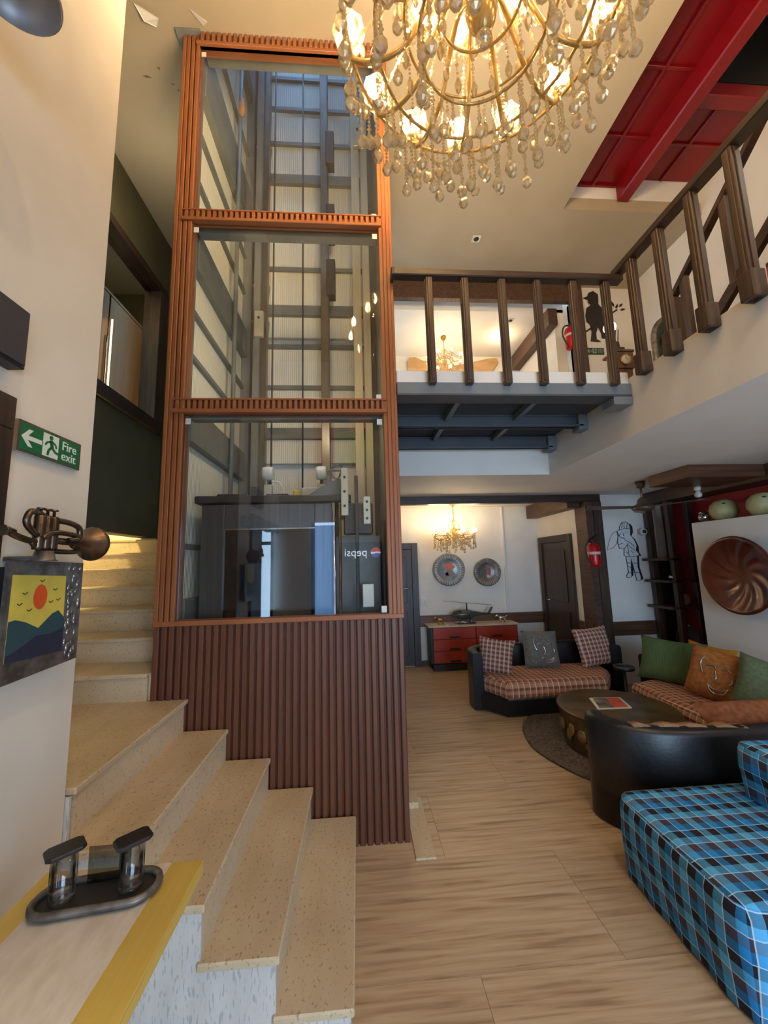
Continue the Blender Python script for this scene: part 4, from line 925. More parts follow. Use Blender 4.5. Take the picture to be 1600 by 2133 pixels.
FUR = mk('brown_fleece', S(136, 80, 44), S(106, 58, 28), .95, sc=(26, 26, 26), coord='obj', bump=.4)
cushion('fleece_bolster', 'brown fleece bolster lying along the back of the turned sofa', FUR, .78, .24, .18, (2.52, 2.44, .56), (.9, 0, .02))
# throw crumpled on the sofa rim
THROW = mk('tan_throw', S(160, 124, 94), S(124, 92, 66), .9, sc=(20, 20, 20), bump=.3)
def throw():
    m = MB(); vs = []; nu, nv = 26, 8
    for i in range(nu+1):
        for j in range(nv+1):
            u, v = i/nu, j/nv; x = 1.62+.62*u; y = 2.60-.28*v-.10*u
            z = .36+.23*min(1, 1.3*v)+.012*math.sin(13*u+3*v)*math.sin(PI*min(1, v*1.2))+.006*math.sin(25*u)+.006
            vs.append((x, y, z))
    fs = [(i*(nv+1)+j, (i+1)*(nv+1)+j, (i+1)*(nv+1)+j+1, i*(nv+1)+j+1) for i in range(nu) for j in range(nv)]
    m.add(vs, fs, True); return m
th = single('throw_blanket', throw(), THROW, 'crumpled tan throw heaped inside the turned black sofa', 'blanket')
th.modifiers.new('thick', 'SOLIDIFY').thickness = .012
# ---- drum coffee table, rug, magazine
TCX, TCY, TR, TZ = 2.19, 3.35, .46, .335
dt = thing('drum_coffee_table', 'low hammered bronze drum coffee table standing on the round grey rug', 'coffee table', (TCX, TCY, 0))
part('body', MB().lathe([(TR*.93, .022), (TR*.94, .10), (TR*.97, .22), (TR, TZ-.02)], 64, (TCX, TCY, 0)), BRONZE, dt)
part('table_top', MB().lathe([(TR*.99, TZ-.022), (TR+.008, TZ-.018), (TR+.008, TZ-.004), (TR-.004, TZ), (.0001, TZ)], 64, (TCX, TCY, 0)), mk('worn_bronze_top', S(118, 98, 62), S(84, 66, 42), .36, .55, sc=(7, 7, 7), bump=.12, det=6), dt)
rz = random.Random(3); dm_ = MB()
DENT = MB().lathe([(.035, 0), (.03, .006), (.014, .012), (.0001, .013)], 12).mesh('hammered_boss', mk('polished_boss', S(164, 142, 96), S(140, 116, 74), .35, .6, sc=(20, 20, 20)))
for i in range(64):
    a = rz.random()*2*PI; zz = .06+.19*rz.random(); q = .55+.8*rz.random(); rr_ = TR*(.935+.06*(zz/.28))-.003
    piece('hammered_boss', DENT, dt, (TCX+rr_*math.cos(a), TCY+rr_*math.sin(a), zz), (PI/2, 0, a+PI/2), (q, q*1.2, 1))
RUG = mk('grey_shag', S(124, 112, 102), S(88, 78, 70), .95, sc=(60, 60, 60), bump=.8, det=5)
rugm = MB().lathe([(.85, .0015), (.87, .008), (.86, .02), (.0001, .02)], 72, (2.34, 3.46, 0), wav=lambda k, i: 1+.006*math.sin(k*5.3))
rr0 = single('shag_rug', rugm, RUG, 'round grey shaggy rug under the drum coffee table', 'rug')
tuft = MB(); rz = random.Random(5)
for i in range(9000):
    a = rz.random()*2*PI; r_ = .875*math.sqrt(rz.random()); x, y = 2.34+r_*math.cos(a), 3.46+r_*math.sin(a)
    if (x-TCX)**2+(y-TCY)**2 < (TR*.97)**2 or x > 2.64 or y > 4.06 or y < 2.84: continue
    b = rz.random()*2*PI; l = .018+.014*rz.random(); w_ = .004
    tuft.add([(x-w_*math.sin(b), y+w_*math.cos(b), .018), (x+w_*math.sin(b), y-w_*math.cos(b), .018), (x+l*math.cos(b), y+l*math.sin(b), .024+.016*rz.random())], [(0, 1, 2)])
part('pile', tuft, RUG, rr0, kind='stuff')
mg = thing('magazine', 'magazine with a grey and orange cover lying on the drum table', 'magazine', (2.18, 3.42, TZ))
def quad(P, z, t): return MB().slab([(x, y, z) for x, y in P], (0, 0, t))
part('pages', quad([(2.075, 3.55), (1.99, 3.295), (2.285, 3.28), (2.355, 3.53)], TZ+.001, .008), SIGNW, mg)
part('photo_area', quad([(2.10, 3.535), (2.015, 3.305), (2.145, 3.30), (2.22, 3.53)], TZ+.0092, .0006), mk('cover_grey', S(150, 140, 132), S(70, 62, 60), .4, sc=(14, 14, 14)), mg)
part('colour_area', quad([(2.22, 3.53), (2.145, 3.30), (2.265, 3.29), (2.335, 3.515)], TZ+.0092, .0006), mk('cover_orange', S(214, 96, 62), S(196, 78, 50), .4), mg)
stb = thing('side_table', 'small round black side table between the two far sofas', 'side table', (2.85, 4.15, 0))
part('table_top', MB().lathe([(.095, .40), (.10, .41), (.10, .425), (.095, .43), (.0001, .43)], 28, (2.85, 4.15, 0)), LEATHER, stb); part('stand', MB().lathe([(.08, .0), (.07, .015), (.015, .03), (.015, .40)], 20, (2.85, 4.15, 0)), BLACKP, stb)
part('rim', MB().tube([(2.85+.097*math.cos(a*PI/14), 4.15+.097*math.sin(a*PI/14), .433) for a in range(28)], .006, 6, closed=True), PEWTER, stb)
# ---- blue daybed
db = thing('blue_daybed', 'low daybed wrapped in blue and black checked cloth in front of the black sofa', 'daybed', (1.85, 1.75, 0))
def roundpoly(P, r, k=4):
    out = []; n = len(P)
    for i in range(n):
        p = Vector(P[i]); a = (Vector(P[i-1])-p).normalized(); b = (Vector(P[(i+1) % n])-p).normalized()
        for j in range(k+1):
            t = j/k; out.append(tuple((p+a*r)*(1-t)**2+p*2*t*(1-t)+(p+b*r)*t*t))
    return out
def cover(P, z0, z1, wob=.006):
    """draped cover: rounded top edge, sides falling in soft folds"""
    poly = roundpoly(P, .10, 4); n0 = []
    for i in range(len(poly)):
        a = Vector(poly[i]); b = Vector(poly[(i+1) % len(poly)]); k = max(1, int((b-a).length/.05))
        n0 += [a.lerp(b, j/k) for j in range(k)]
    n = len(n0); vs = []; fs = []
    A = sum(n0[i].x*n0[(i+1) % n].y-n0[(i+1) % n].x*n0[i].y for i in range(n)); sg = 1 if A > 0 else -1
    rings = [(.012, z0), (.004, z0+.1), (-.004, z0+(z1-z0)*.55), (0, z1-.045), (.012, z1-.012), (.045, z1)]
    for ri, (d, z) in enumerate(rings):
        for i, p in enumerate(n0):
            t = (n0[(i+1) % n]-n0[i-1]).normalized(); nn = Vector((-t.y, t.x))*sg
            q = p+nn*(d+(wob*math.sin(i*1.9)*(1-ri/4) if ri < 4 else 0)); vs.append((q.x, q.y, z))
    for r in range(len(rings)-1):
        for i in range(n): fs.append((r*n+i, r*n+(i+1) % n, (r+1)*n+(i+1) % n, (r+1)*n+i))
    m = MB(); m.add(vs, fs, True); m.f.append(tuple((len(rings)-1)*n+i for i in range(n))); m.sm.append(False)
    return m
part('mattress_cover', cover([(1.30, 1.40), (2.75, 1.36), (2.75, 2.135), (1.325, 2.135)], .012, .385), CHECK, db, uv=True)
part('plinth', bx(1.42, 2.70, 1.48, 2.08, 0, .08), BLACKP, db)
part('bolster', cover([(1.92, 1.36), (2.35, 1.34), (2.35, 2.02), (1.93, 2.05)], .386, .64, .008), CHECK, db, 'tall back bolster in the same checked cloth', uv=True)
# ---- white partition with the swirl bowl
pt = thing('partition_wall', 'free-standing white partition behind the sofa, with a brown wall bowl on it', 'partition', (3.66, 2.5, 0))
part('panel', bx(3.60, 3.86, .9, 3.89, 0, 1.945, b=.004), WALLW, pt)
sw = MB(); nr, na = 22, 96; vs = []
for i in range(nr+1):
    r = i/nr
    for k in range(na):
        a = 2*PI*k/na; ph = a*11+r*5.5*1.6
        dep = -.115*(1-r**2.2)*(1-.0)+.0; rid = .0065*math.sin(ph)*min(1, max(0, (r-.25)*3))*min(1, (1-r)*7)
        vs.append((.36*r*math.cos(a), .36*r*math.sin(a), .135+dep*.75+rid if r < 1 else .11))
fs = [(i*na+k, i*na+(k+1) % na, (i+1)*na+(k+1) % na, (i+1)*na+k) for i in range(nr) for k in range(na)]
sw.add(vs, fs, True); sw.lathe([(.36, .11), (.35, .085), (.26, .03), (.1, .001), (.0001, .001)], 64)
SWM = mk('terracotta_lacquer', S(112, 48, 20), S(70, 24, 14), .3, .1, sc=(3, 3, 3), coord='obj', coat=.4, lo=.3, hi=.7)
swo = bpy.data.objects.new('swirl_bowl', sw.mesh('swirl_bowl', SWM)); COL.objects.link(swo)
swo.location = (3.598, 3.37, 1.41); swo.rotation_euler = (PI/2, 0, -PI/2)
tag(swo, 'large red-brown wall bowl with swirling ridges on the white partition', 'wall bowl')
POT = mk('speckled_cream_glaze', S(196, 190, 140), S(170, 162, 112), .5, sc=(14, 14, 14), coord='obj', bump=.06)
def gourd(label, x, y, r):
    z0 = 1.945; g = thing('gourd_pot', label, 'pot', (x, y, z0), 'cream gourd pots')
    part('body', MB().lathe([(r*.35, 0), (r*.75, r*.22), (r*.98, r*.62), (r, r*.9), (r*.9, r*1.3), (r*.62, r*1.62), (r*.26, r*1.78), (r*.2, r*1.76), (r*.14, r*1.6), (.0001, r*1.58)], 28, (x, y, z0)), POT, g)
    part('lug', MB().ball((x-r*.55, y-r*.62, z0+r*1.36), r*.13, 10, 6, .5), BLACKP, g)
gourd('cream glazed gourd pot on the partition beside the silver ball', 3.76, 3.66, .122)
gourd('cream glazed gourd pot on the partition, farther from the silver ball', 3.76, 3.27, .122)
single('silver_ball', MB().ball((3.70, 3.83, 2.0), .052, 18, 12).lathe([(.03, 1.945), (.025, 1.955)], 16, (3.70, 3.83, 0)).tube([(3.64, 3.83, 2.04), (3.70, 3.83, 2.065), (3.76, 3.83, 2.04)], .006, 6), CHROME, 'small mirrored silver ball on the end of the white partition', 'ornament')
# ---- corner shelf unit
sh = thing('open_shelf', 'dark open shelf unit in the corner behind the white partition', 'shelf', (4.0, 4.6, 0))
for x, y in ((3.90, 4.52), (3.90, 4.86), (4.16, 4.52), (4.16, 4.86)): part('post', bx(x-.04, x+.04, y-.03, y+.03, 0, 2.28, b=.004), DARKW, sh)
for z in (.42, .97, 1.29, 1.56): part('shelf_board', bx(3.77, 4.19, 4.49, 4.89, z-.015, z+.015, b=.003), BEAMW, sh)
for z0, z1 in ((1.305, 1.545), (.435, .955)): part('end_panel', bx(4.10, 4.14, 4.49, 4.52, z0, z1, b=.003), BEAMW, sh)
part('back_board', bx(3.95, 4.18, 4.875, 4.885, .43, 1.56), BLACKP, sh)
single('glass_ball', MB().ball((3.87, 4.56, 1.34), .034, 14, 10), CHROME, 'shiny small ball on the corner shelf, at its outer end', 'ornament', 'shiny shelf balls')
single('glass_ball', MB().ball((3.99, 4.60, 1.332), .026, 14, 10), CHROME, 'smaller shiny ball on the corner shelf, beside the larger one', 'ornament', 'shiny shelf balls')
single('beige_globe', MB().ball((4.04, 4.62, 1.06), .075, 16, 10), mk('beige_clay', S(150, 136, 112), None, .7), 'beige clay ball on the middle board of the corner shelf', 'ornament')
pl = thing('round_wall_plate', 'round grey plate with a white wedge on the lowest corner shelf', 'plate', (4.02, 4.58, .435))
part('dish', MB().lathe([(.145, 0), (.14, .012), (.0001, .012)], 32, (4.02, 4.60, .62), 'Y'), mk('grey_plate', S(104, 108, 118), None, .4), pl); part('white_wedge', MB().slab([(3.90, 4.596, .66), (3.90, 4.596, .75), (3.98, 4.596, .765), (4.06, 4.596, .755)], (0, -.004, 0)), SIGNW, pl)
part('plate_stand', bx(3.96, 4.08, 4.57, 4.64, .435, .48, b=.006), BLACKP, pl)
cc = thing('security_camera', 'small white dome security camera beside the corner shelf', 'camera', (3.87, 4.86, 1.90))
part('housing', MB().lathe([(.045, 0), (.045, -.05), (.036, -.07), (.0001, -.072)], 20, (3.80, 4.895, 1.93), 'Y'), WHITEP, cc); part('lens', MB().lathe([(.026, -.07), (.018, -.086), (.0001, -.088)], 16, (3.79, 4.895, 1.93), 'Y'), BLACKP, cc); part('wall_plate', bx(3.76, 3.84, 4.893, 4.919, 1.89, 1.97, b=.006), WHITEP, cc)
bh = thing('bulb_holder', 'small white bulb holder fixed under the wooden ceiling box', 'lamp', (3.5, 3.7, 2.2))
part('holder', MB().lathe([(.03, 2.324), (.03, 2.29), (.022, 2.28)], 16, (3.62, 3.78, 0)), WHITEP, bh); part('bulb', MB().lathe([(.016, 2.28), (.036, 2.24), (.03, 2.215), (.0001, 2.205)], 16, (3.62, 3.78, 0)), WHITEP, bh)
# ---- ceiling fan
fn = thing('ceiling_fan', 'brown three-bladed ceiling fan hanging in the lounge', 'fan', (3.20, 4.05, 2.444)); fx, fy = 3.20, 4.05
FANM = mk('fan_brown', S(112, 92, 72), S(92, 74, 58), .35, .3)
part('canopy', MB().lathe([(.05, 2.444), (.048, 2.40), (.035, 2.37), (.012, 2.365)], 20, (fx, fy, 0)), FANM, fn); part('down_rod', MB().tube([(fx, fy, 2.40), (fx, fy, 2.20)], .011, 8), FANM, fn)
part('motor', MB().lathe([(.02, 2.26), (.045, 2.235), (.055, 2.19), (.10, 2.165), (.115, 2.14), (.10, 2.118), (.0001, 2.112)], 28, (fx, fy, 0)), FANM, fn)
for a in (PI*.98, PI*.98+2.094, PI*.98+4.189):
    d = Vector((math.cos(a), math.sin(a), 0)); n = Vector((-d.y, d.x, .25)).normalized(); o0 = Vector((fx, fy, 2.15))
    part('blade', MB().slab([o0+d*.10-n*.03, o0+d*.62-n*.06, o0+d*.64+n*.055, o0+d*.10+n*.03], (0, 0, .005)), FANM, fn)
# ---- line drawing of a child on the far wall
INK = mk('ink_black', S(34, 36, 42), None, .6); PLATEW = mk('cutout_white', S(226, 228, 230), None, .6)
kid = thing('child_line_drawing', 'black line drawing cut-out of a child in a cap on the white lounge wall', 'wall cutout', (3.56, 4.91, 1.29))
def kq(u, v): return (3.37+u*.46, 4.905, 1.29+v*.80)
out = [(.32, .90), (.40, .97), (.52, .98), (.62, .93), (.64, .84), (.62, .76), (.72, .68), (.78, .58), (.74, .50), (.82, .44), (.80, .40), (.76, .40), (.74, .22), (.80, .06), (.78, .0), (.66, .0), (.64, .08), (.60, .22), (.56, .36), (.53, .22), (.52, .06), (.38, .05), (.36, .08), (.44, .14), (.41, .40), (.36, .42), (.38, .52), (.24, .54), (.20, .64), (.24, .74), (.22, .82), (.30, .84)]
part('body_plate', MB().slab([(kq(u, v)[0], 4.919, kq(u, v)[2]) for u, v in out], (0, -.010, 0)), PLATEW, kid)
ink = MB()
def stroke(P, r=.0036, closed=False): ink.tube([(kq(u, v)[0], 4.907, kq(u, v)[2]) for u, v in P], r, 5, closed=closed)
stroke(out, .0042, True)
for P in ([(.30, .84), (.45, .865), (.63, .855)], [(.45, .87), (.47, .98)], [(.53, .865), (.56, .97)], [(.37, .875), (.42, .96)], [(.36, .80), (.39, .81)], [(.47, .80), (.51, .81)], [(.42, .79), (.40, .75), (.43, .74)], [(.36, .71), (.46, .70)], [(.22, .82), (.30, .72), (.40, .70)], [(.24, .74), (.34, .78)], [(.42, .68), (.60, .62), (.70, .56)], [(.38, .52), (.50, .60), (.60, .54), (.70, .50)], [(.41, .40), (.58, .39), (.80, .41)], [(.50, .62), (.51, .40)], [(.56, .36), (.57, .30)], [(.42, .30), (.53, .29)], [(.60, .29), (.75, .28)], [(.42, .24), (.52, .22)], [(.44, .14), (.52, .12)], [(.64, .14), (.76, .13)], [(.22, .60), (.36, .62)], [(.58, .50), (.64, .46)], [(.44, .48), (.48, .44)]): stroke(P)
for P in ([(.22, .82), (.08, .78), (-.04, .66), (-.14, .50)], [(.20, .64), (.08, .56), (-.10, .52)]): stroke([(p.x, p.y) for p in smoothpath(P, 4)], .002)
part('ink_lines', ink, INK, kid)
part('figure_shadow', MB().slab([(kq(u, v)[0], 4.919, kq(u, v)[2]) for u, v in [(.64, .95), (.72, .90), (.72, .80), (.66, .74), (.76, .68), (.84, .56), (.84, .46), (.90, .40), (.82, .41), (.80, .22), (.88, .02), (.80, .01), (.76, .22), (.74, .40), (.78, .58), (.62, .76), (.64, .86)]], (0, -.006, 0)), INK, kid, 'dark slab in the shape of the shadow of the figure')  # shadow of the cut-out put on the wall as a dark slab
part('leg_gap_shading', MB().slab([(kq(u, v)[0], 4.919, kq(u, v)[2]) for u, v in [(.53, .22), (.56, .36), (.61, .20), (.58, .08), (.52, .07)]], (0, -.006, 0)), INK, kid)
# ================================================================== FOYER
ch = thing('chest_of_drawers', 'long red chest of drawers with black plinth against the foyer wall', 'chest of drawers', (1.75, 6.0, 0))
REDL = mk('brick_red_lacquer', S(182, 66, 40), S(168, 56, 33), .4, sc=(4, 4, 4))
part('carcass', bx(1.07, 2.42, 5.90, 6.20, .10, .63, b=.004), BLACKP, ch); part('plinth', bx(1.10, 2.40, 5.88, 6.19, 0, .10, b=.004), BLACKP, ch)
part('top_board', bx(1.04, 2.44, 5.85, 6.21, .63, .652, b=.004), mk('cream_top', S(214, 196, 172), S(200, 178, 152), .4), ch)
for x0, x1 in ((1.11, 1.76), (1.77, 2.40)):
    for z0, z1 in ((.455, .625), (.285, .45), (.11, .28)):
        d = part('drawer', bx(x0, x1, 5.872, 5.90, z0, z1, b=.004), REDL, ch); part('drawer_pull', bx((x0+x1)/2-.08, (x0+x1)/2+.08, 5.866, 5.874, z0+.012, z0+.04, b=.003), BLACKP, d)
HEL = mk('helicopter_grey', S(88, 92, 84), S(72, 76, 70), .3, .4, sc=(9, 9, 9))
hl = thing('model_helicopter', 'grey model helicopter standing on the red chest', 'model helicopter', (1.72, 6.02, .652))
part('fuselage', MB().lathe([(.0001, 1.43), (.03, 1.46), (.06, 1.53), (.072, 1.62), (.07, 1.70), (.045, 1.80), (.022, 1.92), (.014, 2.04), (.0001, 2.06)], 16, (0, 6.02, .79), 'X'), HEL, hl)
part('cockpit_glass', MB().lathe([(.0001, 1.445), (.028, 1.47), (.05, 1.53), (.055, 1.58)], 14, (0, 6.012, .805), 'X'), BLACKP, hl)
part('tail_fin', MB().slab([(2.0, 6.015, .79), (2.05, 6.015, .79), (2.10, 6.015, .89), (2.06, 6.015, .89)], (0, .01, 0)), HEL, hl)
part('mast', MB().tube([(1.68, 6.02, .85), (1.68, 6.02, .96)], .012, 8), HEL, hl)
part('rotor', MB().slab([(1.32, 6.01, 1.0), (2.08, 6.01, .915), (2.08, 6.03, .915), (1.32, 6.03, 1.0)], (0, 0, .006)), HEL, hl)
for y in (5.97, 6.07): part('skid', MB().tube([(1.48, y, .672), (1.82, y, .672)], .007, 6).tube([(1.58, y, .672), (1.60, 6.02, .74)], .006, 6).tube([(1.74, y, .672), (1.73, 6.02, .74)], .006, 6), CHROME, hl)
part('display_base', bx(1.50, 1.80, 5.95, 6.09, .6525, .665, b=.004), BLACKP, hl)
def animal(name, label, x, y, mat, L_, kind):
    """small standing four-legged figure, head towards -X"""
    z0 = .652; a = thing(name, label, 'figurine', (x, y, z0)); h = .055
    m = MB(); m.tube([(x-L_*.32, y, z0+h+.028), (x-L_*.1, y, z0+h+.018), (x+L_*.12, y, z0+h+.018), (x+L_*.3, y, z0+h+.025)], [.014, .022, .02, .014], 10)
    m.tube([(x-L_*.30, y, z0+h+.03), (x-L_*.45, y, z0+h+.055), (x-L_*.58, y, z0+h+.05), (x-L_*.7, y, z0+h+.04)], [.014, .013, .013, .006], 8)
    m.tube([(x+L_*.3, y, z0+h+.025), (x+L_*.5, y, z0+h+.05), (x+L_*.75, y, z0+h+.035)], [.008, .006, .003], 6)
    part('body', m, mat, a)
    for dx in (-.22, .22):
        for dy in (-.014, .014): part('leg', MB().tube([(x+L_*dx, y+dy, z0+h+.02), (x+L_*(dx+.04), y+dy, z0+h*.55), (x+L_*dx, y+dy, z0+.002)], [.010, .007, .006], 7), mat, a)
animal('brass_figurine', 'small brass animal figure at the lift end of the red chest', 1.25, 5.98, BRASS, .16, 0)
animal('silver_figurine', 'small silver animal figure at the far end of the red chest', 2.22, 5.98, CHROME, .16, 1)
def wallplate(label, x, z, r, pic, cols):
    w0 = thing('wall_plate', label, 'wall plate', (x, 6.15, z-r), 'decorated foyer plates'); n = 40
    PM = mk('plate_glaze_%d' % int(x*10), cols[0], cols[1], .35, .2, sc=(9, 9, 9), coat=.3, bump=.05)
    part('dish', MB().lathe([(r, -.05), (r*.98, -.062), (r*.62, -.022), (r*.58, -.018), (.0001, -.018)], n, (x, 6.229, z), 'Y').lathe([(r*.3, -.001), (r, -.05)], n, (x, 6.229, z), 'Y'), PM, w0)
    rim = MB()
    for k in range(36):
        a = 2*PI*k/36; d = Vector((math.cos(a), 0, math.sin(a))); t = Vector((-d.z, 0, d.x)); c0 = Vector((x, 6.229, z))
        rim.slab([c0+d*r*.66-t*.006+Vector((0, -.030, 0)), c0+d*r*.95-t*.010+Vector((0, -.062, 0)), c0+d*r*.95+t*.010+Vector((0, -.062, 0)), c0+d*r*.66+t*.006+Vector((0, -.030, 0))], (0, -.004, 0))
    part('rim_flutes', rim, mk('rim_glaze_%d' % int(x*10), cols[2], None, .4), w0)
    for name, P, c in pic: part(name, MB().slab([(x+u*r, 6.2105, z+v*r) for u, v in P], (0, -.003, 0)), mk(name+'_%d' % int(x*10), c, None, .5), w0)
wallplate('larger decorated plate with orange petals on the foyer wall', 1.47, 1.48, .262,
          [('orange_petals', [(-.34, .10), (-.1, .22), (-.3, .32), (0, .36), (.3, .42), (.2, .26), (.44, .2), (.3, .02), (.0, .08)], S(226, 106, 60)), ('figure_body', [(-.1, .08), (.22, .04), (.34, -.3), (.1, -.42), (-.2, -.3)], S(140, 120, 110)), ('dark_shape', [(-.24, -.2), (-.05, -.16), (0, -.4), (-.22, -.42)], S(74, 66, 64))], (S(150, 156, 160), S(112, 118, 124), S(170, 164, 150)))
wallplate('smaller decorated plate with a red streak on the foyer wall', 2.10, 1.42, .225,
          [('red_streak', [(.08, .30), (.2, .36), (.3, .1), (.26, -.22), (.12, -.2)], S(188, 60, 44)), ('pale_shape', [(.02, -.2), (.26, -.26), (.22, -.42), (-.02, -.38)], S(196, 176, 150)), ('dark_shape', [(-.3, .2), (-.08, .28), (0, -.1), (-.24, -.24)], S(84, 78, 76))], (S(126, 124, 120), S(92, 90, 88), S(150, 142, 128)))
swt = thing('light_switch', 'cream light switch plate on the foyer wall beside the door', 'switch', (1.03, 6.22, .92)); part('plate', bx(.99, 1.10, 6.215, 6.229, .91, 1.03, b=.004), WHITEP, swt)
for x in (1.015, 1.055): part('rocker', bx(x, x+.024, 6.210, 6.216, .945, .995, b=.003), WHITEP, swt)
# ================================================================== LEFT WALL
WX = -1.03
exit_sign('green fire exit sign with arrow and running man on the cream near wall', (WX, 1.318, 2.017), (0, 1, 0), (0, 0, 1), (1, 0, 0), .262, .098, .044, GREEN, SIGNW, 'Fire', 'exit', (PI/2, 0, PI/2), CHROME)
spk = thing('wall_speaker', 'dark grey box fixed on the cream near wall above the exit sign', 'box', (-.98, 1.02, 2.2))
part('case', bx(WX, WX+.05, .86, 1.150, 2.20, 2.385, b=.004), BLACKP, spk); part('front_panel', bx(WX+.05, WX+.056, .87, 1.140, 2.21, 2.375), mk('speaker_cloth', S(58, 56, 60), None, .8), spk)
dl = thing('dish_wall_lamp', 'grey metal dish lamp high on the cream near wall', 'lamp', (-.92, .95, 3.3))
DLM = mk('grey_enamel', S(150, 148, 150), S(132, 130, 132), .35, .3, sc=(6, 6, 6))
dx, dy, dz = -.84, .83, 3.06
part('dish', MB().lathe([(.100, dz), (.104, dz+.004), (.098, dz+.02), (.075, dz+.055), (.03, dz+.075), (.0001, dz+.078)], 36, (dx, dy, 0)).lathe([(.100, dz), (.094, dz+.016), (.07, dz+.05), (.0001, dz+.07)], 36, (dx, dy, 0)), DLM, dl)
part('socket', MB().lathe([(.022, dz+.068), (.022, dz+.03), (.0001, dz+.028)], 16, (dx, dy, 0)), BLACKP, dl); part('arm', MB().tube([(WX, dy, dz+.11), (dx-.03, dy, dz+.11), (dx, dy, dz+.07)], .010, 8), DLM, dl)
# painting in an embossed metal frame
pf = thing('framed_sunset_painting', 'small sunset painting in an embossed grey metal frame on the wall end', 'painting', (-.98, 1.31, 1.30))
px0 = -.995
part('backing', bx(WX, px0-.004, 1.19, 1.44, 1.32, 1.62), BLACKP, pf)
part('metal_frame', MB().slab([(px0, 1.165, 1.292), (px0, 1.463, 1.305), (px0, 1.463, 1.632), (px0, 1.168, 1.638)], (.012, 0, 0)), PEWTER, pf)
rz = random.Random(9); bo = MB()
for i in range(46): bo.ball((px0+.0105-.004*rz.random(), 1.400+.052*rz.random(), 1.315+.30*rz.random()), .0065+.004*rz.random(), 8, 4, 1+rz.random())
part('embossing', bo, mk('bright_pewter', S(150, 150, 152), S(120, 120, 122), .3, .9), pf)
fx_ = px0+.0125
def art(name, P, d, c): part(name, MB().slab([(fx_+d, y, z) for y, z in P], (.0008, 0, 0)), mk(name, c, tuple(v*.9 for v in c[:3])+(1,), .6, sc=(30, 30, 30)), pf)
art('yellow_sky', [(1.178, 1.352), (1.388, 1.345), (1.384, 1.588), (1.180, 1.597)], 0, S(216, 196, 84))
art('teal_hills', [(1.178, 1.352), (1.388, 1.345), (1.387, 1.452), (1.36, 1.478), (1.335, 1.47), (1.285, 1.433), (1.235, 1.458), (1.20, 1.468), (1.179, 1.465)], .001, S(44, 74, 82))
art('navy_hills', [(1.178, 1.352), (1.388, 1.345), (1.387, 1.418), (1.33, 1.408), (1.28, 1.412), (1.24, 1.392), (1.20, 1.375), (1.178, 1.372)], .002, S(40, 44, 66))
art('orange_sun', [(1.283+.026*math.cos(a*PI/10), 1.527+.038*math.sin(a*PI/10)) for a in range(20)], .001, S(226, 92, 38))
bd = MB()
for y, z in ((1.225, 1.54), (1.21, 1.51), (1.245, 1.49), (1.34, 1.545), (1.325, 1.508), (1.355, 1.512), (1.285, 1.575)):
    bd.tube([(fx_+.002, y-.008, z+.003), (fx_+.002, y, z-.002), (fx_+.002, y+.009, z+.004)], .0012, 5)
part('birds', bd, INK, pf)
# brass horn on a bracket
hn = thing('brass_horn', 'aged brass cornet mounted on the cream wall above the sunset painting', 'horn', (-.95, 1.25, 1.65)); hx = -.93
part('bell', MB().lathe([(.009, 1.22), (.011, 1.28), (.018, 1.33), (.034, 1.365), (.052, 1.385), (.060, 1.395), (.058, 1.40), (.04, 1.38), (.012, 1.33)], 28, (hx, 0, 1.697), 'Y'), HORNM, hn)
T = lambda P, r=.009: MB().tube(smoothpath(P, 5), r, 9)
part('lead_pipe', T([(hx, 1.06, 1.715), (hx, 1.10, 1.70), (hx, 1.16, 1.69), (hx, 1.25, 1.697)]), HORNM, hn)
part('main_slide', T([(hx, 1.25, 1.697), (hx, 1.18, 1.70), (hx+.01, 1.11, 1.735), (hx+.01, 1.115, 1.77), (hx, 1.15, 1.776), (hx, 1.20, 1.762), (hx, 1.28, 1.758), (hx, 1.325, 1.745), (hx, 1.33, 1.71), (hx, 1.325, 1.69)]), HORNM, hn)
part('tuning_slide', T([(hx+.015, 1.16, 1.70), (hx+.015, 1.20, 1.72), (hx+.015, 1.29, 1.718), (hx+.015, 1.305, 1.708), (hx+.015, 1.26, 1.70)], .008), HORNM, hn)
part('lower_slide', T([(hx, 1.14, 1.69), (hx, 1.18, 1.668), (hx, 1.30, 1.665), (hx, 1.325, 1.675), (hx, 1.30, 1.686)], .008), HORNM, hn)
part('mouthpiece', MB().lathe([(.016, 1.045), (.012, 1.06), (.006, 1.085)], 14, (hx, 0, 1.715), 'Y'), HORNM, hn)
for y in (1.165, 1.19, 1.215):
    v = part('valve', MB().lathe([(.014, 1.668), (.015, 1.675), (.015, 1.765), (.011, 1.77)], 14, (hx, y, 0)), HORNM, hn); part('valve_button', MB().lathe([(.004, 1.77), (.004, 1.785), (.011, 1.787), (.011, 1.791)], 12, (hx, y, 0)), HORNM, v)
part('bracket_cup', MB().lathe([(.035, 1.635), (.028, 1.64), (.022, 1.665)], 18, (hx, 1.19, 0)).box(WX, hx, 1.17, 1.21, 1.636, 1.65, b=.003), PEWTER, hn)
hn.location.y += .025
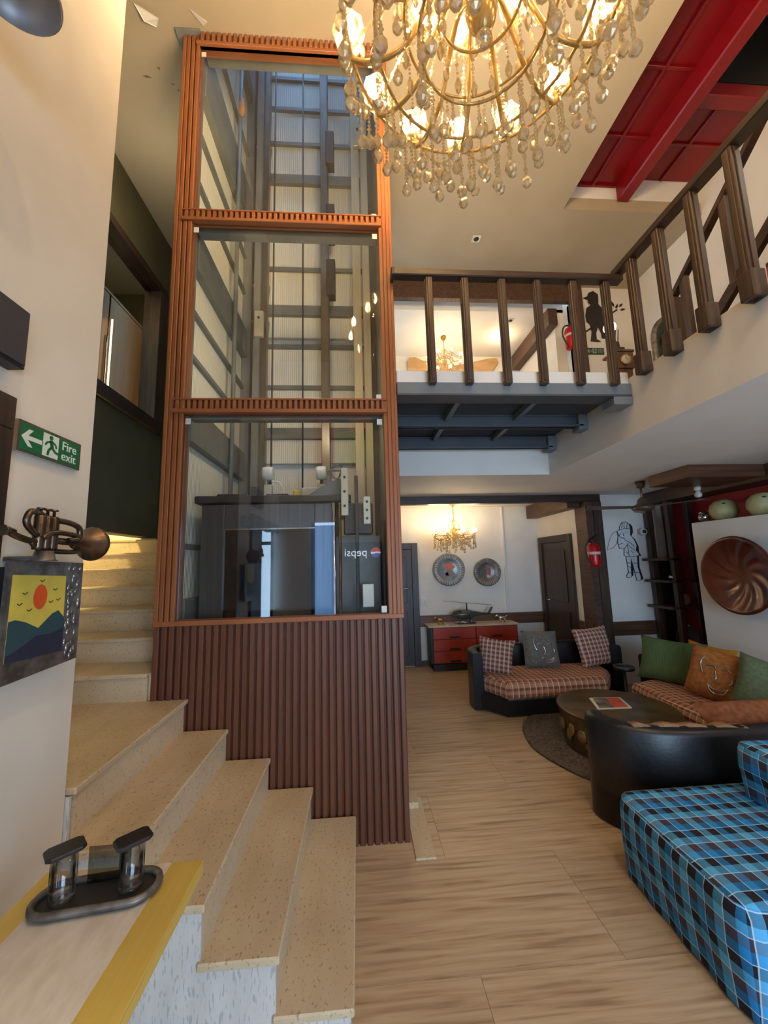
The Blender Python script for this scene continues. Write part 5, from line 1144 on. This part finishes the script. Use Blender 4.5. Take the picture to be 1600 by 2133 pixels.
# console table with tumblers
tb_ = thing('console_table', 'gold-bordered console table with cream inlay against the near wall', 'table', (-.645, .75, 0)); tz = .80
part('gold_border', bx(-.85, -.44, .35, 1.217, tz-.0055, tz, b=.001), GOLD, tb_); part('edge_line', bx(-.848, -.442, .352, 1.215, tz-.008, tz-.0055), BLACKP, tb_); part('top_edge', bx(-.85, -.44, .35, 1.217, tz-.034, tz-.008, b=.002), GOLD, tb_)
part('inlay', bx(-.79, -.525, .40, 1.214, tz-.001, tz+.0012), CREAM, tb_)
part('pedestal', bx(-.74, -.56, .55, .85, .03, tz-.034, b=.004), GOLD, tb_); part('foot_plate', bx(-.80, -.50, .45, .95, 0, .03, b=.004), GOLD, tb_)
tr = thing('oblong_tray', 'dark oblong metal tray with rounded ends on the console table', 'tray', (-.655, 1.115, tz))
def stadium(cx, cy, hl_, r, n=10):
    return [(cx+hl_+r*math.cos(-PI/2+PI*i/n), cy+r*math.sin(-PI/2+PI*i/n)) for i in range(n+1)]+[(cx-hl_+r*math.cos(PI/2+PI*i/n), cy+r*math.sin(PI/2+PI*i/n)) for i in range(n+1)]
rot2 = lambda P, a, c: [(c[0]+(x-c[0])*math.cos(a)-(y-c[1])*math.sin(a), c[1]+(x-c[0])*math.sin(a)+(y-c[1])*math.cos(a)) for x, y in P]
tc = (-.655, 1.115); sta = rot2(stadium(tc[0], tc[1], .085, .052), .12, tc)
part('tray_base', MB().prism(sta, tz+.0015, tz+.010, .003), BLACKP, tr); part('tray_rim', MB().tube([(x, y, tz+.014) for x, y in sta], .009, 8, closed=True), PEWTER, tr)
GLASSM = glass_pane('tumbler_glass', (.97, .98, .98, 1), 1.6, .02)
def tumbler(label, x, y, a):
    t = thing('lidded_tumbler', label, 'tumbler', (x, y, tz+.010), 'lidded glass tumblers'); z0 = tz+.0105
    part('glass', MB().lathe([(.0001, z0), (.026, z0), (.028, z0+.01), (.028, z0+.105), (.0255, z0+.105), (.0255, z0+.016), (.0001, z0+.014)], 24, (x, y, 0)), GLASSM, t)
    part('glass_foot', MB().lathe([(.0001, z0+.001), (.026, z0+.001), (.026, z0+.012), (.0001, z0+.012)], 24, (x, y, 0)), GLASSM, t)
    lp = rot2([(x-.040, y-.02), (x-.030, y-.029), (x+.030, y-.029), (x+.040, y-.02), (x+.040, y+.02), (x+.030, y+.029), (x-.030, y+.029), (x-.040, y+.02)], a, (x, y))
    part('lid', MB().prism(lp, z0+.106, z0+.116, .003), mk('lid_black', S(36, 35, 38), S(28, 27, 30), .3), t)
tumbler('lidded glass tumbler on the tray, nearer the wall', -.733, 1.105, .75)
tumbler('lidded glass tumbler on the tray, nearer the stairs', -.583, 1.125, .75)
stn = thing('acrylic_stand', 'clear smoked acrylic stand upright between the two tumblers', 'stand', (-.655, 1.15, tz+.01))
part('panel', bx(-.705, -.600, 1.150, 1.154, tz+.0105, tz+.095, b=.001), glass_pane('smoked_acrylic', (.55, .55, .52, 1), 1.5), stn)
# ================================================================== BEHIND THE VIEWER (mirrored in the lift's glass)
fr = thing('drinks_cooler', 'tall drinks cooler behind the viewer, its lit sign mirrored in the lift glass', 'drinks cooler', (.07, -1.9, 0))
part('cabinet', bx(-.30, .44, -2.19, -1.70, 0.05, 1.98, b=.01), mk('cooler_blue', S(40, 70, 130), None, .4), fr); part('door_glass', bx(-.26, .40, -1.70, -1.685, .18, 1.62), CABD, fr); part('kick_plate', bx(-.29, .43, -2.18, -1.72, 0, .05), BLACKP, fr)
part('sign_panel', bx(-.28, .42, -1.70, -1.69, 1.66, 1.94, b=.003), mk('sign_navy', S(26, 40, 80), None, .4), fr)
LIT = emit('lit_letters', (.75, .88, 1, 1), 7)
lettering('sign_lettering', 'pepsi', .19, LIT, fr, (-.03, -1.688, 1.80), (PI/2, 0, PI), sx=1.0)
gx, gz, gr = .315, 1.80, .085
disc = [(math.cos(2*PI*i/40), math.sin(2*PI*i/40)) for i in range(40)]
def seg(fn): return [(gx-u*gr, -1.688, gz+v*gr) for u, v in fn]
part('emblem_disc', MB().slab(seg(disc), (0, .001, 0)), emit('lit_white', (.9, .93, 1, 1), 5), fr)
top = [(math.cos(a), math.sin(a)) for a in [PI*(.06+.94*i/16) for i in range(17)]]+[(-.8, .05), (-.4, .16), (0, .14), (.4, .02), (.8, .10)]
bot = [(math.cos(a), math.sin(a)) for a in [PI*(1.06+.84*i/16) for i in range(17)]]+[(.6, -.28), (.2, -.22), (-.3, -.12), (-.7, -.2)]
part('emblem_red', MB().slab([(x, y+.0012, z) for x, y, z in seg(top)], (0, .001, 0)), emit('lit_red', (.75, .10, .10, 1), 3.5), fr); part('emblem_blue', MB().slab([(x, y+.0012, z) for x, y, z in seg(bot)], (0, .001, 0)), emit('lit_blue', (.06, .16, .6, 1), 3.5), fr)
mu = thing('colour_mural_panel', 'large orange, green and navy wall panel behind the viewer', 'mural', (-.1, -2.19, 3.4))
for nm, P, c in (('orange_field', [(-.80, 3.5), (-.38, 3.5), (-.42, 4.75), (-.80, 4.75)], S(226, 92, 50)), ('green_field', [(-.38, 3.5), (.36, 3.5), (.36, 4.15), (-.38, 4.1)], S(140, 206, 60)), ('navy_stripe', [(-.42, 4.1), (-.12, 4.15), (-.12, 4.75), (-.42, 4.75)], S(40, 52, 100)), ('salmon_field', [(-.12, 4.15), (.30, 4.15), (.30, 4.75), (-.12, 4.75)], S(232, 140, 104)), ('teal_field', [(.30, 4.15), (.62, 4.2), (.62, 4.75), (.30, 4.75)], S(40, 150, 130))):
    part(nm, MB().slab([(x, -2.199, z) for x, z in P], (0, .01, 0)), mk(nm, c, None, .6), mu)
# ================================================================== ROOM LAMPS AND ADDED FILL (light only)
lamp('stair_light', (-2.75, 3.6, 2.75), 60, (1, .82, .36), .06)
lamp('lobby_fill', (.7, -.7, 5.4), 80, (1, .80, .56), .05, 'SPOT', 1.9)  # both lobby spots are unseen, added as warm fill for the lower room
lamp('lobby_fill', (1.5, .5, 5.4), 60, (1, .80, .56), .05, 'SPOT', 1.7)
lamp('lounge_fill', (2.9, 1.6, 2.40), 12, (1, .80, .58), .05, 'SPOT', 2.2)  # weak unseen spot added to fill the lounge
lamp('office_fill', (-2.9, 3.0, 5.2), 12, (1, .72, .38), .1)  # unseen source added to brighten the room behind the stair window
lamp('upper_stair_fill', (-1.75, 3.2, 4.9), 9, (1, .84, .55), .08)  # added without a visible fitting, lifts the ceiling and olive wall
lamp('shaft_fill', (-.3, 2.75, 3.1), 9, (1, .84, .58), .06)  # warm fill added inside the shaft to brighten its panels
lamp('upper_room_light', (2.4, 5.7, 5.1), 5, WARM, .06)
lamp('gallery_light', (3.4, .6, 4.9), 30, (1, .86, .70), .12)
